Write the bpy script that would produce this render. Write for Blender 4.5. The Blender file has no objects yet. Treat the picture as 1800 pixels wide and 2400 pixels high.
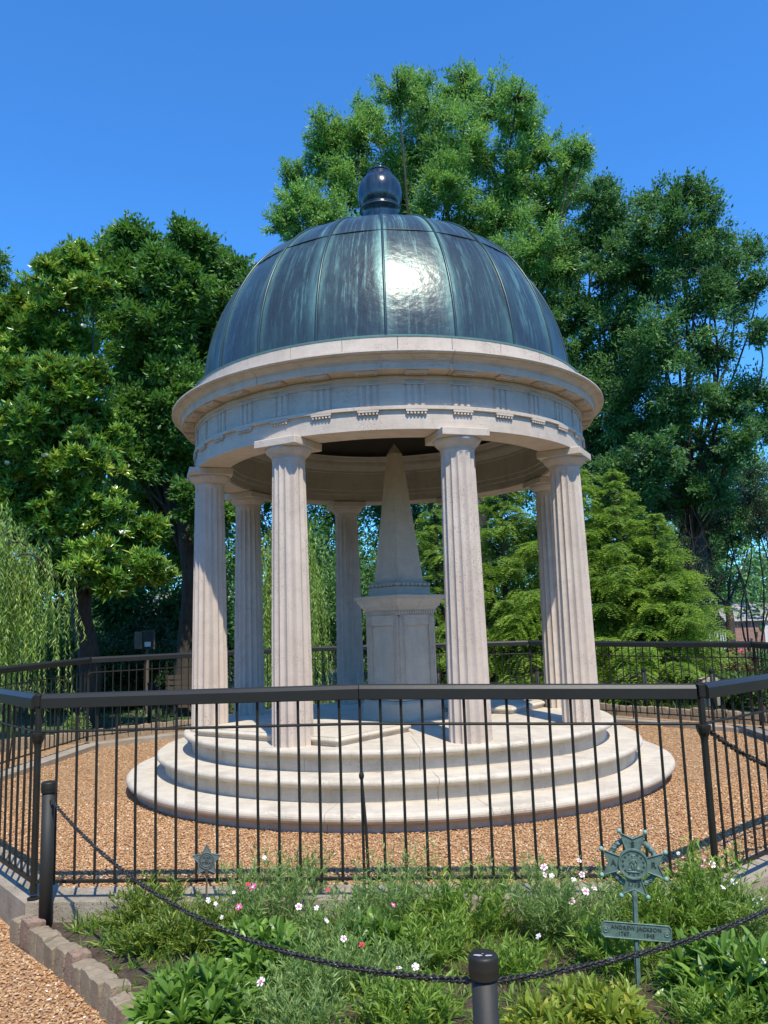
import bpy, math, random
import numpy as np
from mathutils import Matrix, Vector
PI = math.pi
rng = np.random.default_rng(7)
random.seed(7)
scn = bpy.context.scene
COL = scn.collection

# ------------------------------------------------------------------ camera
CAM = np.array([0.0, -9.4115, 1.0334])
F_ = np.array([-0.00864652, 0.98940103, 0.14495118])
R_ = np.array([0.99936652, 0.01355454, -0.03290649])
U_ = np.array([0.03452246, -0.14457483, 0.98889146])
FPX = 1857.24
cd = bpy.data.cameras.new('camera')
cam = bpy.data.objects.new('camera', cd); COL.objects.link(cam)
cd.sensor_fit = 'VERTICAL'; cd.sensor_height = 24.0; cd.lens = FPX / 2400 * 24
cd.clip_start = .05; cd.clip_end = 3000
M = Matrix(((R_[0], U_[0], -F_[0], CAM[0]), (R_[1], U_[1], -F_[1], CAM[1]), (R_[2], U_[2], -F_[2], CAM[2]), (0, 0, 0, 1)))
cam.matrix_world = M
scn.camera = cam

def at(x, y, Y):            # survey point: photograph coordinate -> place at a known distance Y
    v = F_ + R_ * (x - 900) / FPX - U_ * (y - 1200) / FPX
    return CAM + v * ((Y - CAM[1]) / v[1])
def atz(x, y, z):
    v = F_ + R_ * (x - 900) / FPX - U_ * (y - 1200) / FPX
    return CAM + v * ((z - CAM[2]) / v[2])

# ------------------------------------------------------------------ objects
WO = {}
def reg(o, w): WO[o.name] = np.array(w, float)
def thing(name, loc, label, cat, group=None):
    o = bpy.data.objects.new(name, None); COL.objects.link(o)
    o.location = loc; o.empty_display_size = .1
    o['label'] = label; o['category'] = cat
    if group: o['group'] = group
    reg(o, loc); return o
def mesh_np(name, V, F, smooth=False, tint=None, tintname='tint'):
    """V (n,3); F int array (m,k) or list of tuples"""
    me = bpy.data.meshes.new(name)
    V = np.asarray(V, np.float32)
    if isinstance(F, np.ndarray):
        m, k = F.shape
        me.vertices.add(len(V)); me.vertices.foreach_set('co', V.ravel())
        me.loops.add(m * k); me.loops.foreach_set('vertex_index', F.astype(np.int32).ravel())
        me.polygons.add(m); me.polygons.foreach_set('loop_start', np.arange(0, m * k, k, dtype=np.int32))
        try: me.polygons.foreach_set('loop_total', np.full(m, k, np.int32))
        except Exception: pass
        me.update(calc_edges=True)
    else:
        me.from_pydata([tuple(map(float, v)) for v in V], [], [tuple(int(i) for i in f) for f in F]); me.update()
    n = len(me.polygons)
    me.polygons.foreach_set('use_smooth', np.full(n, bool(smooth)))
    if tint is not None:
        a = me.attributes.new(tintname, 'FLOAT', 'FACE'); a.data.foreach_set('value', np.asarray(tint, np.float32))
    return me
def ob(name, geo, mat, parent=None, label=None, cat=None, group=None, kind=None, smooth=False, base=None, tint=None):
    V, F = geo
    V = np.asarray(V, float)
    if parent is not None: w = WO[parent.name]
    else: w = np.array(base, float) if base is not None else np.zeros(3)
    me = mesh_np(name, V - w, F, smooth, tint)
    if isinstance(mat, (list, tuple)):
        for m in mat: me.materials.append(m)
    else: me.materials.append(mat)
    o = bpy.data.objects.new(name, me); COL.objects.link(o)
    if parent is not None: o.parent = parent
    else: o.location = w
    if label: o['label'] = label
    if cat: o['category'] = cat
    if group: o['group'] = group
    if kind: o['kind'] = kind
    reg(o, w); return o
def copy_part(src, parent, loc=None, rotz=None, name=None):
    o = src.copy(); COL.objects.link(o); o.parent = parent
    if loc is not None: o.location = loc
    if rotz is not None: o.rotation_euler = (0, 0, rotz)
    reg(o, WO[parent.name]); return o

# ------------------------------------------------------------------ geometry
def join(geos):
    Vs, Fs, n = [], [], 0
    arr = all(isinstance(g[1], np.ndarray) for g in geos) and len({g[1].shape[1] for g in geos if isinstance(g[1], np.ndarray)}) == 1
    for V, F in geos:
        V = np.asarray(V, float).reshape(-1, 3); Vs.append(V)
        if arr: Fs.append(F + n)
        else: Fs += [tuple(int(i) + n for i in f) for f in F]
        n += len(V)
    return np.concatenate(Vs), (np.concatenate(Fs) if arr else Fs)
def xf(geo, loc=(0, 0, 0), rz=0, rx=0, ry=0, s=1):
    m = Matrix.Rotation(rz, 3, 'Z') @ Matrix.Rotation(ry, 3, 'Y') @ Matrix.Rotation(rx, 3, 'X')
    return (np.asarray(geo[0]) * s) @ np.array(m).T + np.array(loc), geo[1]
def box(c, s, rz=0, bev=0.0):
    x, y, z = np.array(s) / 2
    if bev <= 0:
        V = np.array([(-x, -y, -z), (x, -y, -z), (x, y, -z), (-x, y, -z), (-x, -y, z), (x, -y, z), (x, y, z), (-x, y, z)])
        F = [(0, 3, 2, 1), (4, 5, 6, 7), (0, 1, 5, 4), (1, 2, 6, 5), (2, 3, 7, 6), (3, 0, 4, 7)]
    else:
        b = min(bev, x * .9, y * .9, z * .9)
        def ringv(X, Y, Z): return [(-X, -Y, Z), (X, -Y, Z), (X, Y, Z), (-X, Y, Z)]
        def r8(z_): return [(-x + b, -y, z_), (x - b, -y, z_), (x, -y + b, z_), (x, y - b, z_), (x - b, y, z_), (-x + b, y, z_), (-x, y - b, z_), (-x, -y + b, z_)]
        def r8i(z_): return [(-x + b, -y + b, z_)] * 0 + [(-x + b * 1.2, -y + b, z_), (x - b * 1.2, -y + b, z_), (x - b, -y + b * 1.2, z_), (x - b, y - b * 1.2, z_), (x - b * 1.2, y - b, z_), (-x + b * 1.2, y - b, z_), (-x + b, y - b * 1.2, z_), (-x + b, -y + b * 1.2, z_)]
        V = np.array(r8i(-z) + r8(-z + b) + r8(z - b) + r8i(z)); F = []
        for k in range(3):
            for i in range(8):
                j = (i + 1) % 8; F.append((k * 8 + i, k * 8 + j, k * 8 + 8 + j, k * 8 + 8 + i))
        F.append(tuple(range(7, -1, -1))); F.append(tuple(range(24, 32)))
    return xf((V, F), c, rz)
def frustum4(c, z0, h0, z1, h1, rz):
    V = []
    for z, h in ((z0, h0), (z1, h1)):
        for sx, sy in ((-1, -1), (1, -1), (1, 1), (-1, 1)): V.append((sx * h, sy * h, z))
    F = [(3, 2, 1, 0), (4, 5, 6, 7)] + [(i, (i + 1) % 4, 4 + (i + 1) % 4, 4 + i) for i in range(4)]
    return xf((np.array(V), F), (c[0], c[1], 0), rz)
def lathe(prof, n=96, a0=0, a1=2 * PI, c=(0, 0), closed=False, caps=False):
    prof = np.array(prof, float); k = len(prof); full = abs(a1 - a0 - 2 * PI) < 1e-6
    T = np.linspace(a0, a1, n + (0 if full else 1), endpoint=not full)
    V = np.stack([c[0] + prof[None, :, 0] * np.cos(T)[:, None], c[1] + prof[None, :, 0] * np.sin(T)[:, None], np.broadcast_to(prof[None, :, 1], (len(T), k))], -1).reshape(-1, 3)
    F = []; nn = len(T); kk = k if closed else k - 1
    for i in range(nn if full else nn - 1):
        j = (i + 1) % nn
        for q in range(kk):
            r = (q + 1) % k
            F.append((i * k + q, j * k + q, j * k + r, i * k + r))
    if caps and not full:
        F.append(tuple(range(k))); F.append(tuple((nn - 1) * k + q for q in range(k - 1, -1, -1)))
    return V, F
def lathe_stones(prof, nst, gap, R, off=0, per=6):
    """closed profile cut into nst stones with open joints"""
    g = gap / R; out = []
    for i in range(nst):
        a = off + i * 2 * PI / nst
        out.append(lathe(prof, per, a + g / 2, a + 2 * PI / nst - g / 2, closed=True, caps=True))
    return join(out)
def tube(P, r, n=8, cap=True):
    P = np.asarray(P, float); m = len(P); r = np.broadcast_to(np.asarray(r, float), (m,))
    T = np.gradient(P, axis=0); T /= np.linalg.norm(T, axis=1)[:, None] + 1e-12
    up = np.array([0, 0, 1.]) if abs(T[0][2]) < .9 else np.array([1., 0, 0])
    A = np.cross(T[0], up); A /= np.linalg.norm(A); V = []
    for i in range(m):
        A = A - T[i] * (A @ T[i]); A /= np.linalg.norm(A) + 1e-12; B = np.cross(T[i], A)
        a = np.arange(n) * 2 * PI / n
        V.append(P[i] + r[i] * (np.cos(a)[:, None] * A + np.sin(a)[:, None] * B))
    V = np.concatenate(V); F = []
    for i in range(m - 1):
        for j in range(n):
            k = (j + 1) % n; F.append((i * n + j, i * n + k, (i + 1) * n + k, (i + 1) * n + j))
    if cap: F.append(tuple(range(n - 1, -1, -1))); F.append(tuple((m - 1) * n + j for j in range(n)))
    return V, F
def sphere(c, r, nu=12, nv=8, sz=1):
    t = np.linspace(-PI / 2, PI / 2, nv + 1)
    return lathe_at([(r * math.cos(a) + 1e-5, r * sz * math.sin(a)) for a in t], nu, c)
def lathe_at(prof, n, c):
    V, F = lathe(prof, n); return V + np.array(c), F
def prism(poly, z0, z1):
    n = len(poly); V = [(x, y, z0) for x, y in poly] + [(x, y, z1) for x, y in poly]
    F = [tuple(range(n - 1, -1, -1)), tuple(range(n, 2 * n))] + [(i, (i + 1) % n, n + (i + 1) % n, n + i) for i in range(n)]
    return np.array(V, float), F
def unit(v): v = np.asarray(v, float); return v / (np.linalg.norm(v, axis=-1, keepdims=True) + 1e-12)
def kites(P, D, L, W, fold=None):
    """leaf = kite of one quad from P along D"""
    n = len(P); D = unit(D); S = unit(np.cross(D, np.array([.1, -.35, .9]) + rng.normal(size=(n, 3)) * .55))
    L = np.broadcast_to(L, (n,))[:, None]; W = np.broadcast_to(W, (n,))[:, None]
    N = np.cross(D, S)
    m = P + D * L * .45
    V = np.stack([P, m + S * W * .5 + N * W * .15, P + D * L - N * L * .06, m - S * W * .5 + N * W * .15], 1).reshape(-1, 3)
    F = np.arange(n * 4).reshape(n, 4); return V, F
def blades(P, D, L, W, droop=0.2, ns=3, up=None, tipw=0.0, roll=.5):
    n = len(P); D = unit(D); L = np.broadcast_to(L, (n,)).astype(float); W = np.broadcast_to(W, (n,)).astype(float); dr = np.broadcast_to(droop, (n,))
    S = unit(np.cross(D, np.array([0, 0, 1.]) + rng.normal(size=(n, 3)) * roll))
    t = np.linspace(0, 1, ns + 1); Vs = []
    for tt in t:
        c = P + D * (L * tt)[:, None]; c = c + np.stack([0 * L, 0 * L, -dr * L * tt ** 2], -1)
        w = W * (max(math.sin(PI * (tt * .86 + .10)), 0) ** .8 if tt < .999 else tipw)
        Vs += [c - S * (w / 2)[:, None], c + S * (w / 2)[:, None]]
    V = np.stack(Vs, 1).reshape(-1, 3); k = 2 * (ns + 1)
    q = np.array([[2 * i, 2 * i + 1, 2 * i + 3, 2 * i + 2] for i in range(ns)])
    F = (np.arange(n)[:, None, None] * k + q[None]).reshape(-1, 4); return V, F

# ------------------------------------------------------------------ materials
def mat(name):
    m = bpy.data.materials.new(name); m.use_nodes = True
    nt = m.node_tree; nt.nodes.clear()
    out = nt.nodes.new('ShaderNodeOutputMaterial'); b = nt.nodes.new('ShaderNodeBsdfPrincipled')
    nt.links.new(b.outputs[0], out.inputs[0]); return m, nt, b, out
class N:
    def __init__(s, nt): s.nt = nt
    def n(s, t, **k):
        x = s.nt.nodes.new('ShaderNode' + t)
        for a, v in k.items(): setattr(x, a, v)
        return x
    def l(s, a, b): s.nt.links.new(a, b)
    def coord(s, kind='Object'): return s.n('TexCoord').outputs[kind]
    def pos(s): return s.n('NewGeometry').outputs['Position']
    def map(s, v, sc=(1, 1, 1)):
        m = s.n('Mapping'); m.inputs['Scale'].default_value = sc; s.l(v, m.inputs[0]); return m.outputs[0]
    def noise(s, v, scale, detail=4, rough=.55, dist=0):
        x = s.n('TexNoise'); x.inputs['Scale'].default_value = scale; x.inputs['Detail'].default_value = detail
        x.inputs['Roughness'].default_value = rough; x.inputs['Distortion'].default_value = dist
        if v is not None: s.l(v, x.inputs['Vector'])
        return x.outputs['Fac']
    def vor(s, v, scale, feature='F1', out='Distance', rnd=1):
        x = s.n('TexVoronoi', feature=feature); x.inputs['Scale'].default_value = scale; x.inputs['Randomness'].default_value = rnd
        if v is not None: s.l(v, x.inputs['Vector'])
        return x.outputs[out]
    def ramp(s, v, stops, interp='LINEAR'):
        x = s.n('ValToRGB'); x.color_ramp.interpolation = interp; e = x.color_ramp.elements
        while len(e) < len(stops): e.new(.5)
        for i, (p, c) in enumerate(stops):
            e[i].position = p; e[i].color = tuple(c) + (1,) if hasattr(c, '__len__') else (c, c, c, 1)
        s.l(v, x.inputs[0]); return x.outputs[0]
    def mix(s, f, a, b, mode='MIX'):
        x = s.n('Mix', data_type='RGBA', blend_type=mode)
        for i, v in ((0, f), (6, a), (7, b)):
            if hasattr(v, 'is_linked') or hasattr(v, 'links'): s.l(v, x.inputs[i])
            elif hasattr(v, '__len__'): x.inputs[i].default_value = tuple(v) + (1,)
            else: x.inputs[i].default_value = v if i == 0 else (v, v, v, 1)
        return x.outputs[2]
    def math(s, op, a, b=0.0):
        x = s.n('Math', operation=op)
        for i, v in ((0, a), (1, b)):
            if hasattr(v, 'links'): s.l(v, x.inputs[i])
            else: x.inputs[i].default_value = v
        return x.outputs[0]
    def bump(s, h, b, dist=.01, strength=1.0, prev=None):
        x = s.n('Bump'); x.inputs['Distance'].default_value = dist; x.inputs['Strength'].default_value = strength
        s.l(h, x.inputs['Height'])
        if prev is not None: s.l(prev, x.inputs['Normal'])
        if b is not None: s.l(x.outputs[0], b.inputs['Normal'])
        return x.outputs[0]
def stone(name, c1, c2, c3, pit=.004, sc=1.0, veins=True, moss=None, rough=.85, pits=1.0):
    m, nt, b, o = mat(name); g = N(nt); p = g.pos()
    a = g.noise(p, 1.7 * sc, 6, .6); a2 = g.noise(p, 9 * sc, 5, .65)
    col = g.mix(g.ramp(a, [(.35, 0), (.65, 1)]), c1, c2)
    if veins:
        v = g.noise(g.map(p, (2, 2, 26)), 2.2 * sc, 5, .6, .6)
        col = g.mix(g.math('MULTIPLY', g.ramp(v, [(.42, 0), (.62, 1)]), .34), col, c3)
    col = g.mix(g.math('MULTIPLY', g.ramp(a2, [(.45, 0), (.8, 1)]), .5), col, tuple(x * .72 for x in c1))
    grm = g.ramp(g.noise(g.map(p, (3.5, 3.5, .55)), 1.6, 6, .7), [(.50, 0), (.70, 1)])
    col = g.mix(g.math('MULTIPLY', grm, .30), col, tuple(x * .58 for x in c3))
    # pits of the open-grained stone, only here and there
    pv = g.vor(p, 62); msk = g.ramp(g.noise(p, 3.0, 3), [(.48, 0), (.62, 1)])
    pitm = g.math('MULTIPLY', g.ramp(pv, [(.12, 1), (.26, 0)]), msk)
    col = g.mix(g.math('MULTIPLY', pitm, .75 * pits), col, tuple(x * .35 for x in c1))
    if moss:
        mm = g.ramp(g.noise(p, 3.1, 5, .7), [(.52, 0), (.68, 1)])
        col = g.mix(g.math('MULTIPLY', mm, .7), col, moss)
    g.l(col, b.inputs['Base Color']); b.inputs['Roughness'].default_value = rough
    b1 = g.bump(g.noise(p, 60, 5, .7), None, pit, .5)
    g.bump(g.math('SUBTRACT', 1.0, pitm), b, pit * 1.6, .8, b1)
    return m
def leafmat(name, stops, gloss=.35, trans=.35):
    m, nt, b, o = mat(name); g = N(nt)
    at_ = g.n('Attribute', attribute_name='tint'); col = g.ramp(at_.outputs['Fac'], stops)
    g.l(col, b.inputs['Base Color']); b.inputs['Roughness'].default_value = gloss
    t = g.n('BsdfTranslucent'); g.l(g.mix(.5, col, (stops[-1][1][0] * 1.1, stops[-1][1][1] * 1.2, stops[-1][1][2] * .7)), t.inputs[0])
    mx = g.n('MixShader'); mx.inputs[0].default_value = trans; g.l(b.outputs[0], mx.inputs[1]); g.l(t.outputs[0], mx.inputs[2]); g.l(mx.outputs[0], o.inputs[0])
    return m
def plain(name, c, rough=.6, metal=0, bumpsc=None, bd=.002, var=.25, varsc=6):
    m, nt, b, o = mat(name); g = N(nt); p = g.pos()
    f = g.noise(p, varsc, 5, .6)
    g.l(g.mix(f, tuple(x * (1 - var) for x in c), tuple(min(1, x * (1 + var)) for x in c)), b.inputs['Base Color'])
    b.inputs['Roughness'].default_value = rough; b.inputs['Metallic'].default_value = metal
    if bumpsc: g.bump(g.noise(p, bumpsc, 4), b, bd, .6)
    return m

M_STONE = stone('tomb limestone', (.575, .475, .38), (.635, .54, .44), (.50, .40, .315))
M_COL = stone('column limestone', (.555, .455, .37), (.615, .52, .43), (.50, .405, .325), veins=False, pits=1.4)
M_STEP = stone('step limestone', (.60, .53, .42), (.66, .59, .48), (.52, .445, .345), moss=(.45, .39, .30))
M_MON = stone('monument limestone', (.57, .48, .365), (.63, .54, .42), (.51, .42, .32))
M_COPING = stone('coping stone', (.36, .295, .22), (.42, .355, .275), (.29, .24, .18), moss=(.20, .185, .125), pit=.012)
M_EDGE = stone('edging brick', (.29, .225, .145), (.35, .28, .19), (.30, .21, .135), moss=(.17, .155, .095), pit=.02, sc=3)
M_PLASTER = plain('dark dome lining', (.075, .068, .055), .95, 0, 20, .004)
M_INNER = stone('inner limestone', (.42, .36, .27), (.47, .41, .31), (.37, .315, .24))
def iron_mat():
    m, nt, b, o = mat('black iron paint'); g = N(nt); p = g.pos()
    base = g.mix(g.noise(p, 7, 5), (.014, .0135, .010), (.024, .023, .018))
    sp = g.math('MULTIPLY', g.ramp(g.noise(p, 23, 6, .75), [(.66, 0), (.72, 1)]), .35)
    g.l(g.mix(sp, base, (.14, .13, .115)), b.inputs['Base Color'])
    g.l(g.ramp(g.noise(p, 15, 3), [(.3, .42), (.7, .62)]), b.inputs['Roughness']); b.inputs['Specular IOR Level'].default_value = .35
    g.bump(g.noise(p, 90, 4), b, .0008, .5); return m
M_IRON = iron_mat()
def rail_mat():
    m, nt, b, o = mat('worn rail paint'); g = N(nt); p = g.pos()
    base = g.mix(g.noise(p, 3, 5), (.017, .017, .014), (.030, .029, .025))
    drop = g.math('MULTIPLY', g.ramp(g.noise(g.map(p, (1.0, 1, 1.3)), 6.5, 5, .7), [(.73, 0), (.76, 1)]), .8)
    g.l(g.mix(drop, base, (.30, .30, .28)), b.inputs['Base Color'])
    b.inputs['Roughness'].default_value = .42; b.inputs['Specular IOR Level'].default_value = .4; g.bump(g.noise(p, 40, 5), b, .001, .5); return m
M_RAIL = rail_mat()
M_MATT = plain('matt black bollard paint', (.022, .022, .019), .62, 0, 90, .001, .3, 9)
def dome_mat(name='patinated copper dome', streak=1.0, dark=(.036, .041, .042)):
    m, nt, b, o = mat(name); g = N(nt); p = g.pos()
    sx = g.n('SeparateXYZ'); g.l(p, sx.inputs[0])
    ang = g.math('ARCTAN2', sx.outputs[0], g.math('MULTIPLY', sx.outputs[1], -1.0))
    cv = g.n('CombineXYZ'); g.l(g.math('MULTIPLY', ang, 5.0), cv.inputs[0]); g.l(g.math('MULTIPLY', sx.outputs[2], .35), cv.inputs[1])
    cf = g.n('CombineXYZ'); g.l(g.math('MULTIPLY', ang, 26.0), cf.inputs[0]); g.l(g.math('MULTIPLY', sx.outputs[2], .9), cf.inputs[1])
    s1 = g.noise(cv.outputs[0], 2.2, 3, .6); s2 = g.noise(cf.outputs[0], 2.0, 5, .7); blot = g.noise(p, 1.5, 6, .65); fine = g.noise(cf.outputs[0], 9, 4, .6)
    # run-off beside every standing seam (20 of them)
    seam = g.math('ABSOLUTE', g.math('SINE', g.math('MULTIPLY', ang, 10.0)))
    near = g.math('MULTIPLY', g.ramp(seam, [(.0, 1), (.55, 0)]), g.ramp(s1, [(.40, 0), (.54, 1)]))
    hi = g.ramp(g.math('MULTIPLY', sx.outputs[2], .2), [(.74, .22), (.90, 1)])
    st = g.math('MULTIPLY', g.ramp(s2, [(.50, 0), (.66, 1)]), g.ramp(s1, [(.40, .25), (.62, 1)]))
    amt = g.math('MULTIPLY', g.math('MAXIMUM', g.math('MULTIPLY', near, 1.0), st), hi)
    amt = g.math('MULTIPLY', g.math('MULTIPLY', amt, g.ramp(fine, [(.25, .55), (.55, 1)])), streak * .78)
    base = g.mix(g.ramp(blot, [(.35, 0), (.7, 1)]), dark, (.050, .088, .084))
    base = g.mix(g.math('MULTIPLY', g.ramp(fine, [(.45, 0), (.75, 1)]), .5), base, (.085, .10, .10))
    col = g.mix(amt, base, (.20, .42, .37))
    g.l(col, b.inputs['Base Color']); b.inputs['Metallic'].default_value = .25
    g.l(g.math('ADD', g.math('MULTIPLY', amt, .3), g.ramp(blot, [(.3, .25), (.7, .36)])), b.inputs['Roughness'])
    b.inputs['Specular IOR Level'].default_value = .55
    h = g.bump(g.noise(p, 13, 3, .5), None, .010, .55)
    g.bump(g.noise(cf.outputs[0], 12, 3), b, .0012, .4, h); return m
M_DOME = dome_mat()
def finial_mat():
    m, nt, b, o = mat('dark glazed finial copper'); g = N(nt); p = g.pos()
    v = g.noise(g.map(p, (6, 6, .6)), 3, 5, .65)
    g.l(g.mix(g.ramp(v, [(.45, 0), (.75, 1)]), (.018, .026, .042), (.05, .09, .11)), b.inputs['Base Color'])
    b.inputs['Metallic'].default_value = .2; b.inputs['Roughness'].default_value = .2; b.inputs['Specular IOR Level'].default_value = .7
    g.bump(g.noise(p, 22, 3), b, .003, .35); return m
M_FINIAL = finial_mat()
M_SEAM = plain('dome seam copper', (.035, .06, .065), .35, .3)
M_FLASH = plain('green copper flashing', (.13, .25, .22), .6, .1)
def bronze():
    m, nt, b, o = mat('verdigris bronze'); g = N(nt); p = g.pos()
    f = g.noise(p, 34, 5, .65)
    c = g.mix(g.ramp(f, [(.3, 0), (.7, 1)]), (.085, .135, .115), (.175, .27, .225))
    g.l(c, b.inputs['Base Color']); b.inputs['Roughness'].default_value = .62; b.inputs['Metallic'].default_value = .15
    g.bump(g.noise(p, 160, 3), b, .001, .5); return m
M_BRONZE = bronze()
M_BALL = plain('pale verdigris', (.21, .37, .31), .6)
M_LETTER = plain('dark raised letters', (.038, .055, .048), .6)
M_PEWTER = plain('grey weathered bronze', (.15, .175, .16), .6, .15, 120, .001)
M_RUST = plain('rusty stake', (.12, .085, .05), .8)
# gravel: base sheet and loose stones
def gravel_mat():
    m, nt, b, o = mat('pea gravel'); g = N(nt); p = g.pos()
    v = g.n('TexVoronoi'); v.inputs['Scale'].default_value = 62; g.l(p, v.inputs['Vector'])
    sep = g.n('SeparateColor'); g.l(v.outputs['Color'], sep.inputs[0])
    c = g.ramp(sep.outputs[0], [(0, (.22, .10, .04)), (.3, (.40, .21, .085)), (.55, (.55, .32, .14)), (.8, (.66, .45, .23)), (.93, (.32, .14, .06)), (1, (.76, .66, .50))])
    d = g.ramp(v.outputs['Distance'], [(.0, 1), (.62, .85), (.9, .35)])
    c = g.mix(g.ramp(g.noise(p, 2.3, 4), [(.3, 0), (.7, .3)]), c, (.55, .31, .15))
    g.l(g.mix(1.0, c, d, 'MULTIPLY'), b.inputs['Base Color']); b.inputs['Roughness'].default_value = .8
    g.bump(g.math('SUBTRACT', 1.0, v.outputs['Distance']), b, .012, 1.0); return m
M_GRAVEL = gravel_mat()
def pebble_mat():
    m, nt, b, o = mat('loose gravel stone'); g = N(nt)
    a = g.n('Attribute', attribute_name='tint')
    c = g.ramp(a.outputs['Fac'], [(0, (.20, .085, .035)), (.22, (.40, .195, .080)), (.48, (.56, .315, .135)), (.70, (.68, .46, .24)), (.80, (.30, .13, .06)), (.90, (.74, .55, .33)), (1, (.86, .82, .74))])
    c = g.mix(g.math('MULTIPLY', g.noise(g.pos(), 180, 3), .35), c, (.35, .2, .1))
    g.l(c, b.inputs['Base Color']); b.inputs['Roughness'].default_value = .72; return m
M_PEB = pebble_mat()
def soil_mat():
    m, nt, b, o = mat('mulched soil'); g = N(nt); p = g.pos()
    f = g.noise(p, 22, 8, .75)
    c = g.ramp(f, [(.3, (.045, .028, .018)), (.55, (.12, .080, .052)), (.72, (.21, .145, .10))])
    g.l(c, b.inputs['Base Color']); b.inputs['Roughness'].default_value = .95
    g.bump(f, b, .03, 1.0); return m
M_SOIL = soil_mat()
def grass_mat():
    m, nt, b, o = mat('lawn and leaf mould'); g = N(nt); p = g.pos()
    f = g.noise(p, .35, 5, .6); f2 = g.noise(p, 30, 5, .7)
    c = g.mix(g.ramp(f, [(.45, 0), (.6, 1)]), (.075, .060, .035), (.085, .14, .035))
    c = g.mix(g.math('MULTIPLY', f2, .6), c, (.05, .075, .02))
    g.l(c, b.inputs['Base Color']); b.inputs['Roughness'].default_value = .9; g.bump(f2, b, .05, 1); return m
M_GROUND = grass_mat()
def bark(name, c1, c2):
    m, nt, b, o = mat(name); g = N(nt); p = g.pos()
    f = g.noise(g.map(p, (6, 6, 1)), 4, 6, .7)
    g.l(g.ramp(f, [(.3, c1), (.7, c2)]), b.inputs['Base Color']); b.inputs['Roughness'].default_value = .95; g.bump(f, b, .03, 1); return m
M_BARK = bark('tree bark', (.035, .026, .019), (.11, .088, .068))
M_BARK2 = bark('smooth grey bark', (.03, .025, .02), (.075, .065, .052))
L_CENTRE = leafmat('light tree leaves', [(0, (0.083, 0.200, 0.053)), (.5, (0.157, 0.354, 0.080)), (.85, (0.260, 0.483, 0.108)), (1, (0.395, 0.566, 0.143))], .42, .40)
L_RIGHT = leafmat('dark tree leaves', [(0, (0.047, 0.129, 0.037)), (.6, (0.094, 0.228, 0.056)), (1, (0.181, 0.343, 0.083))], .50, .32)
L_LEFT = leafmat('glossy broad leaves', [(0, (0.052, 0.132, 0.025)), (.6, (0.100, 0.232, 0.035)), (1, (0.190, 0.358, 0.055))], .44, .34)
L_MAG = leafmat('magnolia leaves', [(0, (0.046, 0.131, 0.022)), (.55, (0.107, 0.262, 0.034)), (.8, (0.244, 0.456, 0.053)), (1, (0.426, 0.503, 0.075))], .25, .28)
L_WIL = leafmat('willow leaves', [(0, (0.158, 0.281, 0.058)), (.6, (0.326, 0.500, 0.100)), (1, (0.523, 0.673, 0.167))], .42, .42)
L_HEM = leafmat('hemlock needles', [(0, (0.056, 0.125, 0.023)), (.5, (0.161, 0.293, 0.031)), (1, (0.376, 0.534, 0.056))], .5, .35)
L_MYR = leafmat('dark airy leaves', [(0, (0.026, 0.065, 0.023)), (.6, (0.046, 0.104, 0.031)), (1, (0.091, 0.156, 0.046))], .4, .3)
L_BUSH = leafmat('bright bush leaves', [(0, (.045, .10, .02)), (.6, (.095, .18, .03)), (1, (.17, .27, .05))], .45, .4)
L_RED = leafmat('bronze shrub leaves', [(0, (.05, .025, .015)), (.6, (.11, .06, .03)), (1, (.20, .10, .04))], .5, .3)
L_DIA = leafmat('grey green blades', [(0, (0.129, 0.213, 0.064)), (.6, (0.233, 0.354, 0.100)), (1, (0.426, 0.535, 0.155))], .5, .35)
L_YEL = leafmat('yellow green leaves', [(0, (0.102, 0.168, 0.025)), (.6, (0.204, 0.300, 0.045)), (1, (0.396, 0.432, 0.070))], .45, .4)
L_WEED = leafmat('light weedy leaves', [(0, (0.105, 0.192, 0.028)), (.6, (0.211, 0.348, 0.050)), (1, (0.420, 0.520, 0.085))], .5, .4)
L_LAN = leafmat('deep green lance leaves', [(0, (0.074, 0.157, 0.027)), (.6, (0.158, 0.289, 0.045)), (1, (0.278, 0.445, 0.068))], .35, .35)
L_LIME = leafmat('lime lance leaves', [(0, (0.138, 0.220, 0.030)), (.6, (0.276, 0.363, 0.045)), (1, (0.552, 0.506, 0.090))], .4, .4)
M_PETALW = plain('white petal', (.86, .76, .74), .6, 0, None, 0, .06)
M_PETALP = plain('pink petal', (.78, .13, .34), .6, 0, None, 0, .1)
M_PETALR = plain('red petal', (.62, .03, .07), .6, 0, None, 0, .1)
M_MAGF = plain('cream magnolia petal', (.80, .76, .62), .5, 0, None, 0, .05)
M_DRY = leafmat('dry leaf litter', [(0, (.14, .085, .05)), (.5, (.34, .24, .14)), (1, (.62, .52, .36))], .7, .1)
M_WHITE = plain('white paint', (.72, .70, .66), .6)
M_WOOD = plain('weathered wood', (.13, .10, .07), .8, 0, 30, .002)
M_SIGN = plain('dark sign panel', (.02, .02, .02), .4)
M_PANEL = plain('tan sign panel', (.16, .14, .10), .6)
def chain_mat():
    m, nt, b, o = mat('chain iron'); g = N(nt); p = g.pos()
    g.l(g.mix(g.ramp(g.noise(p, 38, 4, .7), [(.60, 0), (.66, 1)]), (.022, .021, .019), (.20, .19, .18)), b.inputs['Base Color']); b.inputs['Roughness'].default_value = .5; return m
M_CHAIN = chain_mat()
M_CHIP = plain('bare metal chip', (.5, .52, .55), .4, .2)

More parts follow.
